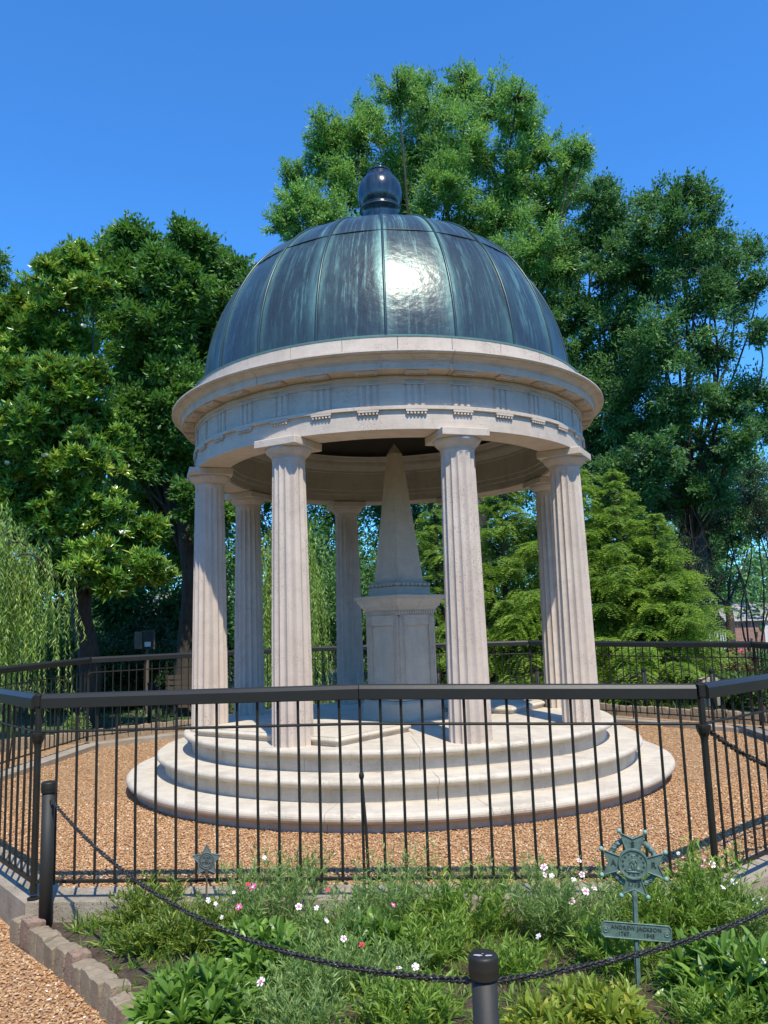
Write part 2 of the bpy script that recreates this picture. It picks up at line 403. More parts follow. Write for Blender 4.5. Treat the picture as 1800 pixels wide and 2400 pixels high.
# ------------------------------------------------------------------ world, sun
SUN_EL, SUN_AZ = math.radians(58), math.radians(18)
sd = np.array([math.sin(SUN_AZ) * math.cos(SUN_EL), -math.cos(SUN_AZ) * math.cos(SUN_EL), math.sin(SUN_EL)])
w = bpy.data.worlds.new('World'); scn.world = w; w.use_nodes = True
nt = w.node_tree; bg = nt.nodes['Background']; sky = nt.nodes.new('ShaderNodeTexSky'); sky.sky_type = 'NISHITA'
sky.sun_disc = False; sky.sun_elevation = SUN_EL; sky.sun_rotation = math.atan2(sd[0], sd[1])
sky.air_density = 1.0; sky.dust_density = 0.0; sky.ozone_density = 4.0; sky.altitude = 0
mul = nt.nodes.new('ShaderNodeMix'); mul.data_type = 'RGBA'; mul.blend_type = 'MULTIPLY'; mul.inputs[0].default_value = 1
mul.inputs[7].default_value = (.53, 1.25, 1.88, 1)
nt.links.new(sky.outputs[0], mul.inputs[6]); nt.links.new(mul.outputs[2], bg.inputs[0]); bg.inputs[1].default_value = .116
sl = bpy.data.lights.new('sun', 'SUN'); sl.energy = 4.1; sl.angle = math.radians(.53); sl.color = (1, .93, .78)
so = bpy.data.objects.new('sun', sl); COL.objects.link(so)
so.rotation_euler = Vector(sd).to_track_quat('Z', 'Y').to_euler()
vs = scn.view_settings; vs.view_transform = 'Standard'; vs.look = 'None'; vs.gamma = 1; vs.exposure = .38; vs.use_curve_mapping = False

# ------------------------------------------------------------------ the rotunda
ZG = -.56                                     # gravel court
PHI = -0.4745
tomb = thing('domed_rotunda', (0, 0, ZG), 'round limestone temple tomb with eight fluted columns and a dark copper dome', 'tomb')
def bull(r, zt, th, ri, zb):
    a = np.linspace(PI / 2, -PI / 2, 9); h = th / 2
    p = [(ri, zt)] + [(r - h + h * math.cos(t), zt - h + h * math.sin(t)) for t in a]
    return p
def step(r, zt, rin, rriser, zb, nst, off, name):
    p = [(rin, zt)] + bull(r, zt, .058, rin, zb)[1:] + [(rriser + .016, zt - .060), (rriser + .012, zt - .072), (rriser, zt - .078), (rriser, zb), (rin, zb)]
    return ob(name, lathe_stones(p, nst, .004, r, off, per=14), M_STEP, tomb)
step(2.405, 0.0, 1.55, 2.315, -.205, 14, .30, 'step')
step(2.682, -.20, 2.25, 2.595, -.402, 12, .12, 'step')
p3 = [(2.5, -.395)] + bull(2.985, -.395, .085, 2.5, -.5)[1:] + [(2.90, -.485), (2.90, -.60), (2.5, -.60)]
ob('step', lathe_stones(p3, 14, .004, 2.97, .02, per=14), M_STEP, tomb)
fl = [lathe_stones([(.02, -.001), (.80, -.001), (.80, -.03), (.02, -.03)], 8, .004, .8, .2, 6), lathe_stones([(.805, -.001), (1.546, -.001), (1.546, -.03), (.805, -.03)], 12, .004, 1.5, .1, 8)]
ob('floor_paving', join(fl), M_STEP, tomb)
ob('joint_shade_bed', join([lathe([(.001, -.025), (2.39 - .1, -.025)], 64), lathe([(2.29, -.03), (2.29, -.59)], 64), lathe([(2.57, -.22), (2.57, -.59)], 64), lathe([(2.3, -.215), (2.6, -.215)], 64), lathe([(2.55, -.41), (2.88, -.41), (2.88, -.58)], 64)]), plain('dark joint shade', (.12, .11, .09), .95), tomb)  # dark sheet under the open joints stands in for shadow in the gaps
# columns
def shaft_geo():
    nf, per = 16, 8; n = nf * per; V = []; zs = np.linspace(0, 2.60, 22)
    zs = list(zs) + [2.632, 2.645]
    for z in zs:
        t = z / 2.66; R = .196 - .036 * t - .0 + .006 * math.sin(PI * t) * .6
        dep = .062 * R * 2 if z <= 2.6 else (.05 * R if z < 2.64 else 0)
        for i in range(n):
            u = (i % per) / per; r = R - dep * math.sin(PI * u) ** 1.0
            a = 2 * PI * i / n; V.append((r * math.cos(a), r * math.sin(a), z))
    F = []
    for k in range(len(zs) - 1):
        for i in range(n):
            j = (i + 1) % n; F.append((k * n + i, k * n + j, (k + 1) * n + j, (k + 1) * n + i))
    return np.array(V), F
sg = shaft_geo()
cap_prof = [(.160, 2.645), (.1615, 2.662), (.163, 2.664), (.163, 2.672), (.160, 2.674), (.162, 2.680), (.168, 2.682), (.168, 2.689), (.172, 2.691), (.172, 2.697), (.18, 2.700), (.197, 2.716), (.213, 2.734), (.223, 2.750), (.228, 2.762), (.226, 2.772), (.2, 2.7725)]
cap_g = lathe(cap_prof, 48)
ab_g = box((0, 0, 2.8105), (.475, .475, .075), 0, .006)
s0 = None
for k in range(8):
    a = PHI + k * PI / 4; c = (2.13 * math.sin(a), -2.13 * math.cos(a), 0)
    loc = (c[0], c[1], -ZG)
    if s0 is None:
        V, F = sg; s0 = bpy.data.objects.new('column', mesh_np('column', V, F)); COL.objects.link(s0); s0.data.materials.append(M_COL)
        for p in s0.data.polygons: p.use_smooth = True
        try: s0.data.set_sharp_from_angle(angle=math.radians(28))
        except Exception: pass
        s0.parent = tomb; reg(s0, (0, 0, 0)); col = s0
        cm = mesh_np('capital', *join([cap_g])); cm.materials.append(M_COL)
        for p in cm.polygons: p.use_smooth = True
        try: cm.set_sharp_from_angle(angle=math.radians(40))
        except Exception: pass
        am = mesh_np('abacus', *ab_g); am.materials.append(M_STONE)
    else:
        col = s0.copy(); COL.objects.link(col); col.parent = tomb
    col.location = loc; col.rotation_euler = (0, 0, a)
    for nm, me in (('capital', cm), ('abacus', am)):
        o = bpy.data.objects.new(nm, me); COL.objects.link(o); o.parent = col
# entablature
def smooth_lathe(name, prof, mt, parent, n=160, ang=30, tl=None):
    o = ob(name, lathe(prof, n), mt, parent)
    for p in o.data.polygons: p.use_smooth = True
    try: o.data.set_sharp_from_angle(angle=math.radians(ang))
    except Exception: pass
    return o
arch = smooth_lathe('architrave', [(1.94, 3.04), (1.94, 2.849), (2.278, 2.849), (2.278, 3.033), (2.306, 3.034), (2.306, 3.063), (2.303, 3.066), (2.262, 3.067)], M_STONE, tomb)
frz = smooth_lathe('frieze', [(2.264, 3.060), (2.264, 3.286), (2.276, 3.290), (2.276, 3.318), (2.288, 3.322), (2.295, 3.335), (2.295, 3.3565)], M_STONE, tomb)
co = [(2.28, 3.357), (2.30, 3.376), (2.418, 3.384), (2.418, 3.376), (2.434, 3.376), (2.436, 3.382), (2.437, 3.438), (2.446, 3.442), (2.446, 3.454), (2.458, 3.458), (2.468, 3.472), (2.486, 3.482), (2.510, 3.488), (2.512, 3.497), (2.538, 3.499), (2.547, 3.510), (2.545, 3.524), (2.50, 3.530), (2.330, 3.556), (2.28, 3.556)]
g_c = join([lathe(co, 24, a + .0011, a + PI / 4 - .0011, closed=True, caps=True) for a in [-1.319 + k * PI / 4 for k in range(8)]])
cor = ob('cornice', g_c, M_STONE, tomb)
for p in cor.data.polygons: p.use_smooth = True
try: cor.data.set_sharp_from_angle(angle=math.radians(26))
except Exception: pass
ob('blocking_course', lathe_stones([(2.14, 3.55), (2.335, 3.55), (2.33, 3.725), (2.318, 3.738), (2.14, 3.745)], 28, .005, 2.33, .05, per=6), M_STONE, tomb)
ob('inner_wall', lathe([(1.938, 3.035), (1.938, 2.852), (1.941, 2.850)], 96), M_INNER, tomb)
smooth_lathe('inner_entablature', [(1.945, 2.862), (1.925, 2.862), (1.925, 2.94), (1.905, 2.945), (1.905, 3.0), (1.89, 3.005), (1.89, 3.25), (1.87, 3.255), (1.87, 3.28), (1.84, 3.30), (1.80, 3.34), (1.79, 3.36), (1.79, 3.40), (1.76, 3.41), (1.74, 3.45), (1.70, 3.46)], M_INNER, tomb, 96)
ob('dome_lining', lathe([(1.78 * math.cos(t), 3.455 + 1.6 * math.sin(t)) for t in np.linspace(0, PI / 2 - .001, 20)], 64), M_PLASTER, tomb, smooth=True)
# triglyphs, guttae, mutules : 32 of each
def trig_geo():
    g = []
    wd = .188; R = 2.264
    for i in range(3):
        x = (i - 1) * .0635
        g.append(box((x, -R - .008, 3.173), (.042, .027, .208), 0, .008))
    g.append(box((0, -R - .001, 3.173), (wd, .012, .207)))
    g.append(box((0, -R - .006, 3.2805), (wd + .006, .040, .012)))
    return join(g)
def gut_geo():
    g = [box((0, -2.291, 3.021), (.20, .030, .020))]
    for i in range(6): g.append(xf(lathe([(.001, 0), (.0125, 0), (.0095, .020), (.001, .020)], 8), (-.0825 + i * .033, -2.293, 2.990)))
    return join(g)
def mut_geo():
    g = [box((0, -2.362, 3.373), (.215, .105, .020))]
    z = 3.361
    for sx in (-1, 1): g.append(box((sx * .087, -2.362, z), (.014, .088, .014)))
    for sy in (-1, 1): g.append(box((0, -2.362 + sy * .037, z), (.160, .014, .014)))
    g.append(box((0, -2.362, z + .001), (.09, .030, .008)))
    return join(g)
for nm, gg, par in (('triglyph', trig_geo(), frz), ('guttae', gut_geo(), arch), ('mutule', mut_geo(), cor)):
    me = mesh_np(nm, *gg); me.materials.append(M_STONE)
    for v in me.vertices: v.co.z -= ZG
    for k in range(32):
        o = bpy.data.objects.new(nm, me); COL.objects.link(o); o.parent = par
        o.rotation_euler = (0, 0, PHI + (k + .02) * PI / 16)
# dome
def domep(t): return 2.19 * math.cos(t) ** .72, 3.735 + 2.05 * math.sin(t) ** 1.06
ts = np.linspace(0, PI / 2 - .10, 48)
prof = [domep(t) for t in ts]; r_end, z_end = prof[-1]
# slightly facetted by its twenty sheets, like the real one
nn = 200; T = np.arange(nn) * 2 * PI / nn; V = []
for r, z in prof:
    ph = (T % (2 * PI / 20)) / (2 * PI / 20)
    V.append(np.stack([(r * (1 - .006 * np.sin(PI * ph))) * np.sin(T), -(r * (1 - .006 * np.sin(PI * ph))) * np.cos(T), np.full(nn, z)], -1))
V = np.concatenate(V); F = np.array([(k * nn + i, k * nn + (i + 1) % nn, (k + 1) * nn + (i + 1) % nn, (k + 1) * nn + i) for k in range(len(prof) - 1) for i in range(nn)])
dome = ob('dome', (V, F), M_DOME, tomb, smooth=True)
sp = np.array([(0, -r - .003, z + .002) for r, z in prof]); sm = mesh_np('seam', *tube(sp, .0145, 6)); sm.materials.append(M_SEAM)
for v in sm.vertices: v.co.z -= ZG
for p in sm.polygons: p.use_smooth = True
for k in range(20):
    o = bpy.data.objects.new('seam', sm); COL.objects.link(o); o.parent = dome; o.rotation_euler = (0, 0, k * PI / 10 + .006)
tr = .75; rr, zz = domep(tr)
ob('cross_seam', lathe([(rr + .004, zz - .008), (rr + .009, zz - .004), (rr - .003, zz + .006), (rr - .02, zz + .002)], 120, closed=True), M_SEAM, dome, smooth=True)
ob('flashing', lathe([(2.335, 3.722), (2.338, 3.738), (2.30, 3.752), (2.235, 3.757), (2.195, 3.795), (2.17, 3.80)], 120), M_FLASH, dome)
fin = ob('finial', lathe([(.34, z_end - .08), (.31, z_end + .03), (.245, z_end + .06), (.225, z_end + .15), (.222, 6.16), (.230, 6.22), (.247, 6.245), (.256, 6.262), (.256, 6.278), (.243, 6.292), (.240, 6.300)] + [(.283 * math.cos(t) ** .70 if math.cos(t) > 0 else 0, 6.485 + .275 * math.sin(t)) for t in np.linspace(-.72, 1.12, 20)] + [(.165, 6.765), (.138, 6.775), (.130, 6.783), (.145, 6.79), (.150, 6.805), (.142, 6.818), (.09, 6.832), (.001, 6.838)], 48), M_FINIAL, dome, smooth=True)
ob('collar', lathe([(.252, 6.255), (.266, 6.262), (.266, 6.276), (.252, 6.283)], 48), M_SEAM, dome, smooth=True)

# ------------------------------------------------------------------ the obelisk monument and the two grave slabs
OX, OY = .066, 0.0; RZ = PI / 4 - .06; hs = 1 / math.sqrt(2)
ms = thing('stone_obelisk', (OX, OY, 0), 'tall pale limestone obelisk on a square pedestal standing under the dome', 'monument')
def fr(z0, d0, z1, d1): return frustum4((OX, OY), z0, d0 * hs, z1, d1 * hs, RZ)
ped = ob('pedestal', join([fr(.001, .47, .19, .47), fr(.19, .47, .215, .425), fr(.215, .395, 1.16, .378)]), M_MON, ms)
pil = []
def onface(i, x, z, w_, h_, pr, half):
    a = RZ + i * PI / 2; return xf(box((x, -half - pr / 2 + .001, z), (w_, pr, h_)), (OX, OY, 0), a)
for i in range(4):
    for x in (-.228, .228):
        pil.append(onface(i, x, .69, .085, .93, .026, .272))
        for q in (-.022, 0, .022): pil.append(onface(i, x + q, .70, .012, .86, .033, .272))
    pil.append(onface(i, 0, .255, .52, .06, .024, .276))
    pil.append(onface(i, 0, 1.118, .52, .115, .022, .268))
    for x in (-.222, .222):
        pil.append(onface(i, x, 1.118, .070, .075, .032, .268)); pil.append(onface(i, x, 1.118, .036, .036, .040, .268))
ob('pilaster_panels', join(pil), M_MON, ped)
pt = [[(-.155, .25), (.155, .25), (.155, .96), (.11, .99), (0, 1.02), (-.11, .99), (-.155, .96)]]
ob('pedestal_cornice', join([fr(1.176, .395, 1.20, .405), fr(1.222, .415, 1.245, .43), fr(1.245, .43, 1.275, .455), fr(1.275, .47, 1.31, .48), fr(1.31, .48, 1.362, .525), fr(1.362, .535, 1.40, .54), fr(1.40, .54, 1.415, .37)]), M_MON, ms)
dn = []
for i in range(4):
    for q in range(17): dn.append(onface(i, -.288 + q * .036, 1.209, .020, .026, .028, .283))
dn.append(fr(1.198, .40, 1.224, .40))
ob('dentils', join(dn), M_MON, ms)
ob('plinth_block', fr(1.415, .365, 1.50, .362), M_MON, ms)
lv = []
for i in range(4):
    for q in range(8): lv.append(xf(sphere((-.235 + q * .067, -.247, 1.528), .032, 8, 6, .75), (OX, OY, 0), RZ + i * PI / 2))
ob('leaf_moulding', join(lv + [fr(1.50, .335, 1.555, .335), fr(1.555, .335, 1.575, .30)]), M_MON, ms)
ob('shaft', join([fr(1.575, .288, 3.115, .093), fr(3.115, .093, 3.245, .004)]), M_MON, ms)
def slab(near, u, wu, v, lv_, name, label):
    near = np.array(near); u = np.array(u); v = np.array(v); c = near + u * wu / 2 + v * lv_ / 2
    t = thing(name, (c[0], c[1], 0), label, 'grave slab')
    rz = math.atan2(u[1], u[0])
    def b(z0, z1, ins, bev): return box((c[0], c[1], (z0 + z1) / 2), (wu - ins, lv_ - ins, z1 - z0), rz, bev)
    ob('base', b(.001, .03, .05, .003), M_MON, t)
    ob('slab_top', join([b(.03, .075, 0, .018), b(.0755, .082, .10, .003)]), M_STEP, t)
uu = (.59, .807); vv = (-.807, .59)
slab((-.55, -2.17), uu, 1.17, vv, 1.95, 'grave_slab', 'flat stone grave slab in sunlight left of the obelisk, moulded edge')
slab((1.33, -.02), uu, 1.17, vv, 1.95, 'grave_slab', 'flat stone grave slab mostly in shade behind and right of the obelisk')

# ------------------------------------------------------------------ the octagonal fence
V0 = np.array([-2.215, -4.42]); V1 = np.array([1.76, -4.68])
s_ = V1 - V0; L_ = np.linalg.norm(s_); u_ = s_ / L_; n_ = np.array([-u_[1], u_[0]])
R8 = L_ / (2 * math.sin(PI / 8)); C8 = (V0 + V1) / 2 + n_ * R8 * math.cos(PI / 8)
a0 = math.atan2(V0[1] - C8[1], V0[0] - C8[0])
OCT = [C8 + R8 * np.array([math.cos(a0 + k * PI / 4), math.sin(a0 + k * PI / 4)]) for k in range(8)]
HT = [.700, .655, .66, .68, .735, .745, .750, .72]            # rail heights at the corners
HM = [.706, .655, .67, .70, .74, .748, .735, .71]             # and in the middle of each panel
BAR = .0085
pan_lab = ['long black iron fence panel right behind the flower bed, nearest the camera',
 'black iron fence panel at right, rising from the right front corner post out of frame',
 'black iron fence panel out past the right edge, seen end on beside the chain',
 'black iron fence panel behind right of the tomb, in front of the hemlocks',
 'black iron fence panel straight behind the obelisk, seen between the columns',
 'black iron fence panel behind left of the tomb, in front of the dark tree trunks',
 'black iron fence panel at far left, weeping branches hanging over it',
 'black iron fence panel at left front, running off frame from the left corner post']
def rail_section(A, B, prof):
    """sweep profile (offset out, z) from A to B (3D)"""
    A = np.array(A, float); B = np.array(B, float); d = B - A; d /= np.linalg.norm(d); o = np.array([d[1], -d[0], 0]); o /= np.linalg.norm(o)
    V = [P + o * x + np.array([0, 0, z]) for P in (A, B) for x, z in prof]; n = len(prof)
    F = [tuple(range(n - 1, -1, -1)), tuple(range(n, 2 * n))] + [(i, (i + 1) % n, n + (i + 1) % n, n + i) for i in range(n)]
    return np.array(V), F
rp = [(-.034, -.088), (.034, -.088), (.038, -.084), (.038, -.026), (.022, -.006), (.012, 0), (-.012, 0), (-.022, -.006), (-.038, -.026), (-.038, -.084)]
ZP = -.50
for k in range(8):
    A = OCT[k]; B = OCT[(k + 1) % 8]; hA, hB, hm = HT[k], HT[(k + 1) % 8], HM[k]
    Mi = (A + B) / 2; d = (B - A) / np.linalg.norm(B - A)
    t = thing('fence_panel', (Mi[0], Mi[1], ZP), pan_lab[k], 'fence', 'panels of the octagonal iron fence')
    def h(s): return (hA * (1 - 2 * s) + hm * 2 * s) if s < .5 else (hm * (2 - 2 * s) + hB * (2 * s - 1))
    def P(s, z): q = A + (B - A) * s; return np.array([q[0], q[1], z])
    e = .030 / L_
    o1 = rail_section(P(e, h(e)), P(.4994, h(.5)), rp); o2 = rail_section(P(.5006, h(.5)), P(1 - e, h(1)), rp)
    ob('top_rail', o1, M_RAIL, t); ob('top_rail', o2, M_RAIL, t)
    mr = [tube([P(.004, h(0) - .228), P(.5, hm - .232), P(.996, h(1) - .228)], .0085, 8)]
    ob('middle_rail', join(mr), M_IRON, t)
    zb0 = -.405
    ob('bottom_rail', rail_section(P(.004, zb0 + .012), P(.996, zb0 + .012), [(-.016, -.014), (.016, -.014), (.016, 0), (-.016, 0)]), M_IRON, t)
    # corner post at A, its collar under the middle rail and its foot
    post = ob('post', join([tube([P(0, ZP + .03), P(0, h(0) - .005)], .0205, 12), box((A[0], A[1], h(0) - .04), (.045, .045, .075), math.atan2(d[1], d[0]) - PI / 8, .004)]), M_IRON, t, smooth=False)
    ob('post_collar', lathe_at([(.020, h(0) - .33), (.024, h(0) - .30), (.036, h(0) - .275), (.042, h(0) - .25), (.042, h(0) - .235), (.020, h(0) - .232)], 12, (A[0], A[1], 0)), M_IRON, post)
    ob('post_foot', lathe_at([(.001, ZP + .012), (.036, ZP + .010), (.036, ZP + .004), (.001, ZP + .001)], 14, (A[0], A[1], 0)), M_IRON, post)
    nb = 31
    for i in range(1, nb + 1):
        s = i / (nb + 1)
        j = rng.normal(size=2) * .0012
        p0 = P(s, zb0 - .012 - (.075 if i == 16 else 0)); p1 = P(s, h(s) - .086); p1[:2] += j; pm = (p0 + p1) / 2; pm[:2] += rng.normal(size=2) * .0016
        ob('baluster', tube([p0, pm, p1], BAR, 8), M_IRON, t, smooth=False)
    mid = P(.5, 0); out = np.array([d[1], -d[0], 0])
    ob('brace', join([tube([mid + np.array([0, 0, .16]), mid + np.array([d[0] * .02, d[1] * .02, -.1]) + out * .02, mid + np.array([d[0] * .035, d[1] * .035, ZP]) + out * .05], .0085, 8), sphere((mid[0], mid[1], .175), .016, 10, 8, 1.6)]), M_IRON, t)

def octoff(r):          # octagon offset outward by r
    return [C8 + (R8 + r / math.cos(PI / 8)) * np.array([math.cos(a0 + k * PI / 4), math.sin(a0 + k * PI / 4)]) for k in range(8)]
# coping the fence stands on
IN, OUT = octoff(-.215), octoff(.055)
cg = []
for k in range(8):
    nst = 3; A, B, Ci, D = OUT[k], OUT[(k + 1) % 8], IN[(k + 1) % 8], IN[k]
    for q in range(nst):
        a_, b_ = q / nst, (q + 1) / nst; g_ = .0010
        sk = [.06 if 0 < x < 1 else 0 for x in (a_, b_)]
        poly = [A + (B - A) * (a_ + g_), A + (B - A) * (b_ - g_), D + (Ci - D) * (min(1, b_ + sk[1] * .4) - g_), D + (Ci - D) * (a_ + sk[0] * .4 + g_)]
        dz = rng.normal() * .003
        V, F = prism(poly, -.78, -.50 + dz)
        # chamfer: inset top
        cg.append((V, F))
ob('coping_kerb', join(cg), M_COPING, kind='structure')
# ------------------------------------------------------------------ ground sheets
def poly_sheet(poly, z, n=1):
    return np.array([(x, y, z) for x, y in poly]), [tuple(range(len(poly)))]
def bigground():
    xs = np.concatenate([[-900, -400, -150, -70], np.linspace(-40, 40, 30), [70, 150, 400, 900]]); nn_ = len(xs)
    X, Y = np.meshgrid(xs, xs + 5); Z = np.full_like(X, -.72) + .0 * X
    rr_ = np.hypot(X, Y); Z -= np.clip(rr_ - 14, 0, 60) * .012
    V = np.stack([X, Y, Z], -1).reshape(-1, 3)
    F = np.array([(j * nn_ + i, j * nn_ + i + 1, (j + 1) * nn_ + i + 1, (j + 1) * nn_ + i) for j in range(nn_ - 1) for i in range(nn_ - 1)])
    return V, F
ob('ground', bigground(), M_GROUND, kind='structure', smooth=True)
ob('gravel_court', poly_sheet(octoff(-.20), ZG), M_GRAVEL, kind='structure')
RG = octoff(1.75)
ob('gravel_path', (lambda P_: (np.array([(x, y, -.700) for x, y in P_]), [tuple(range(len(P_)))]))(
    [RG[0] + np.array([-.3, 0]), (-3.2, -9.9), (3.4, -9.9), RG[1] + np.array([.3, 0]), RG[2], RG[3], RG[4], RG[5], RG[6], RG[7]]), M_GRAVEL, kind='structure')
BED = [tuple(OUT[0] + np.array([.02, .16])), tuple(OUT[0] + np.array([-.10, -.02])), (-1.52, -5.31), (-1.14, -5.80), (-.55, -6.55), (.05, -7.25), (1.2, -7.2), (2.4, -6.3), tuple(OUT[1] + np.array([.75, -.35])), tuple(OUT[1] + np.array([.10, .12]))]
def bed_geo():
    cx, cy = .2, -5.6; V = [(cx, cy, -.590)]; n = len(BED)
    for s in (.55, .93, 1.0):
        for x, y in BED: V.append((cx + (x - cx) * s, cy + (y - cy) * s, -.598 if s < .6 else -.612 if s < .97 else -.72))
    F = [(0, 1 + i, 1 + (i + 1) % n) for i in range(n)]
    for r in range(2):
        for i in range(n): j = (i + 1) % n; F.append((1 + r * n + i, 1 + (r + 1) * n + i, 1 + (r + 1) * n + j, 1 + r * n + j))
    return np.array(V), F
ob('bed_soil', bed_geo(), M_SOIL, kind='structure', smooth=True)
# loose stones
def inside(P, poly):
    poly = np.array(poly); x, y = P[:, 0], P[:, 1]; r = np.zeros(len(P), bool); j = len(poly) - 1
    for i in range(len(poly)):
        xi, yi = poly[i]; xj, yj = poly[j]
        c = ((yi > y) != (yj > y)) & (x < (xj - xi) * (y - yi) / (yj - yi + 1e-12) + xi); r ^= c; j = i
    return r
octv = np.array([(1, 0, 0), (0, 1, 0), (-1, 0, 0), (0, -1, 0), (0, 0, 1), (0, 0, -1.)])
octf = np.array([(0, 1, 4), (1, 2, 4), (2, 3, 4), (3, 0, 4), (1, 0, 5), (2, 1, 5), (3, 2, 5), (0, 3, 5)])
def pebbles(P, size):
    n = len(P); sc = size[:, None] * np.stack([rng.uniform(.7, 1.3, n), rng.uniform(.55, .95, n), rng.uniform(.35, .6, n)], -1)
    a = rng.uniform(0, 2 * PI, n); tl = rng.normal(0, .45, n)
    V = octv[None] * sc[:, None, :] * rng.uniform(.75, 1.2, (n, 6, 1))
    x = V[..., 0]; z = V[..., 2]; c, s = np.cos(tl)[:, None], np.sin(tl)[:, None]; V = np.stack([x * c - z * s, V[..., 1], x * s + z * c], -1)
    x = V[..., 0].copy(); y = V[..., 1].copy(); c, s = np.cos(a)[:, None], np.sin(a)[:, None]; V = np.stack([x * c - y * s, x * s + y * c, V[..., 2]], -1)
    V += P[:, None, :]; F = (np.arange(n)[:, None, None] * 6 + octf[None]).reshape(-1, 3)
    return V.reshape(-1, 3), F
def scat(n, x0, x1, y0, y1): return np.stack([rng.uniform(x0, x1, n), rng.uniform(y0, y1, n)], -1)
A_ = scat(135000, -4.4, 4.4, -4.6, -1.4); A_ = A_[inside(A_, octoff(-.205)) & (np.hypot(A_[:, 0], A_[:, 1]) > 2.89)]
B_ = scat(32000, -5.1, 5.3, -1.4, 5.2); B_ = B_[inside(B_, octoff(-.205)) & (np.hypot(B_[:, 0], B_[:, 1]) > 2.89)]
P_ = np.concatenate([A_, B_]); P_ = np.concatenate([P_, np.full((len(P_), 1), ZG + .004) + rng.uniform(-.002, .006, (len(P_), 1))], 1)
sz = np.where(np.arange(len(P_)) < len(A_), rng.uniform(.006, .0130, len(P_)), rng.uniform(.009, .014, len(P_)))
g = pebbles(P_, sz); ob('gravel_stones', g, M_PEB, kind='stuff', tint=np.repeat(np.clip(rng.beta(1.5, 1.6, len(P_)), 0, .97), 8), label='loose orange and cream pea gravel covering the court around the tomb steps', cat='gravel')
A_ = scat(30000, -3.6, -.5, -6.9, -3.9); A_ = A_[~inside(A_, BED) & ~inside(A_, octoff(.07))]
A_ = np.concatenate([A_, scat(6000, -6, -3.2, -4.5, 3)]); A_ = A_[~inside(A_, octoff(.07))]
P_ = np.concatenate([A_, np.full((len(A_), 1), -.696) + rng.uniform(-.002, .008, (len(A_), 1))], 1)
g = pebbles(P_, rng.uniform(.0055, .0130, len(P_))); ob('gravel_stones', g, M_PEB, kind='stuff', tint=np.repeat(np.clip(rng.beta(1.5, 1.6, len(P_)), 0, .97), 8), label='loose orange pea gravel on the path at bottom left, outside the edging bricks', cat='gravel')
# ------------------------------------------------------------------ edging bricks
E_pts = np.array([(-2.36, -4.47), (-2.15, -4.66), (-1.93, -4.90), (-1.69, -5.16), (-1.45, -5.44), (-1.20, -5.76), (-.85, -6.20), (-.5, -6.62)])
seg = np.concatenate([[0], np.cumsum(np.linalg.norm(np.diff(E_pts, axis=0), axis=1))])
ordn = ['first', 'second', 'third', 'fourth', 'fifth', 'sixth', 'seventh', 'eighth', 'ninth', 'tenth', 'eleventh', 'twelfth', 'thirteenth', 'fourteenth', 'fifteenth', 'sixteenth', 'seventeenth', 'eighteenth', 'nineteenth']
M_EDGER = stone('reddish edging brick', (.29, .185, .13), (.32, .225, .16), (.25, .145, .10), moss=(.15, .12, .08), pit=.02, sc=3)
def rough_block(c, s, rz, tilt):
    n = 5; xs = np.linspace(-.5, .5, n); V = []; F = []; idx = {}
    def vid(i, j, k):
        key = (i, j, k)
        if key not in idx:
            p = np.array([xs[i], xs[j], xs[k]]); q = p.copy()
            ed = sum(abs(abs(v) - .5) < 1e-6 for v in p)
            if ed >= 2: q *= .955 if ed == 2 else .915
            q += rng.normal(size=3) * .012; idx[key] = len(V); V.append(q * np.array(s))
        return idx[key]
    for a in range(n - 1):
        for b in range(n - 1):
            F += [(vid(a, b, 0), vid(a, b + 1, 0), vid(a + 1, b + 1, 0), vid(a + 1, b, 0)), (vid(a, b, n - 1), vid(a + 1, b, n - 1), vid(a + 1, b + 1, n - 1), vid(a, b + 1, n - 1)),
                  (vid(a, 0, b), vid(a + 1, 0, b), vid(a + 1, 0, b + 1), vid(a, 0, b + 1)), (vid(a, n - 1, b), vid(a, n - 1, b + 1), vid(a + 1, n - 1, b + 1), vid(a + 1, n - 1, b)),
                  (vid(0, a, b), vid(0, a, b + 1), vid(0, a + 1, b + 1), vid(0, a + 1, b)), (vid(n - 1, a, b), vid(n - 1, a + 1, b), vid(n - 1, a + 1, b + 1), vid(n - 1, a, b + 1))]
    return xf((np.array(V), F), c, rz, tilt[0], tilt[1])
s = .05; i = 0
while s < seg[-1] - .1 and i < 19:
    w_ = rng.uniform(.105, .15); sm_ = s + w_ / 2
    x = np.interp(sm_, seg, E_pts[:, 0]); y = np.interp(sm_, seg, E_pts[:, 1]); k = min(len(E_pts) - 2, np.searchsorted(seg, sm_) - 1)
    dd = E_pts[k + 1] - E_pts[k]; rz = math.atan2(dd[1], dd[0]); zt = -.552 + rng.uniform(-.024, .010) - .01 * i / 10
    b = rough_block((x + .045, y + .035, zt - .12), (w_ - .006, .105, .24), rz + rng.normal() * .06, (rng.normal() * .05, rng.normal() * .04))
    ob('edging_brick', b, M_EDGER if i in (1, 6, 12) else M_EDGE, base=(x, y, -.7), label='%s upright edging brick in the row, counting from the near left bollard towards the camera' % ordn[i], cat='brick', group='edging bricks along the flower bed')
    s += w_; i += 1
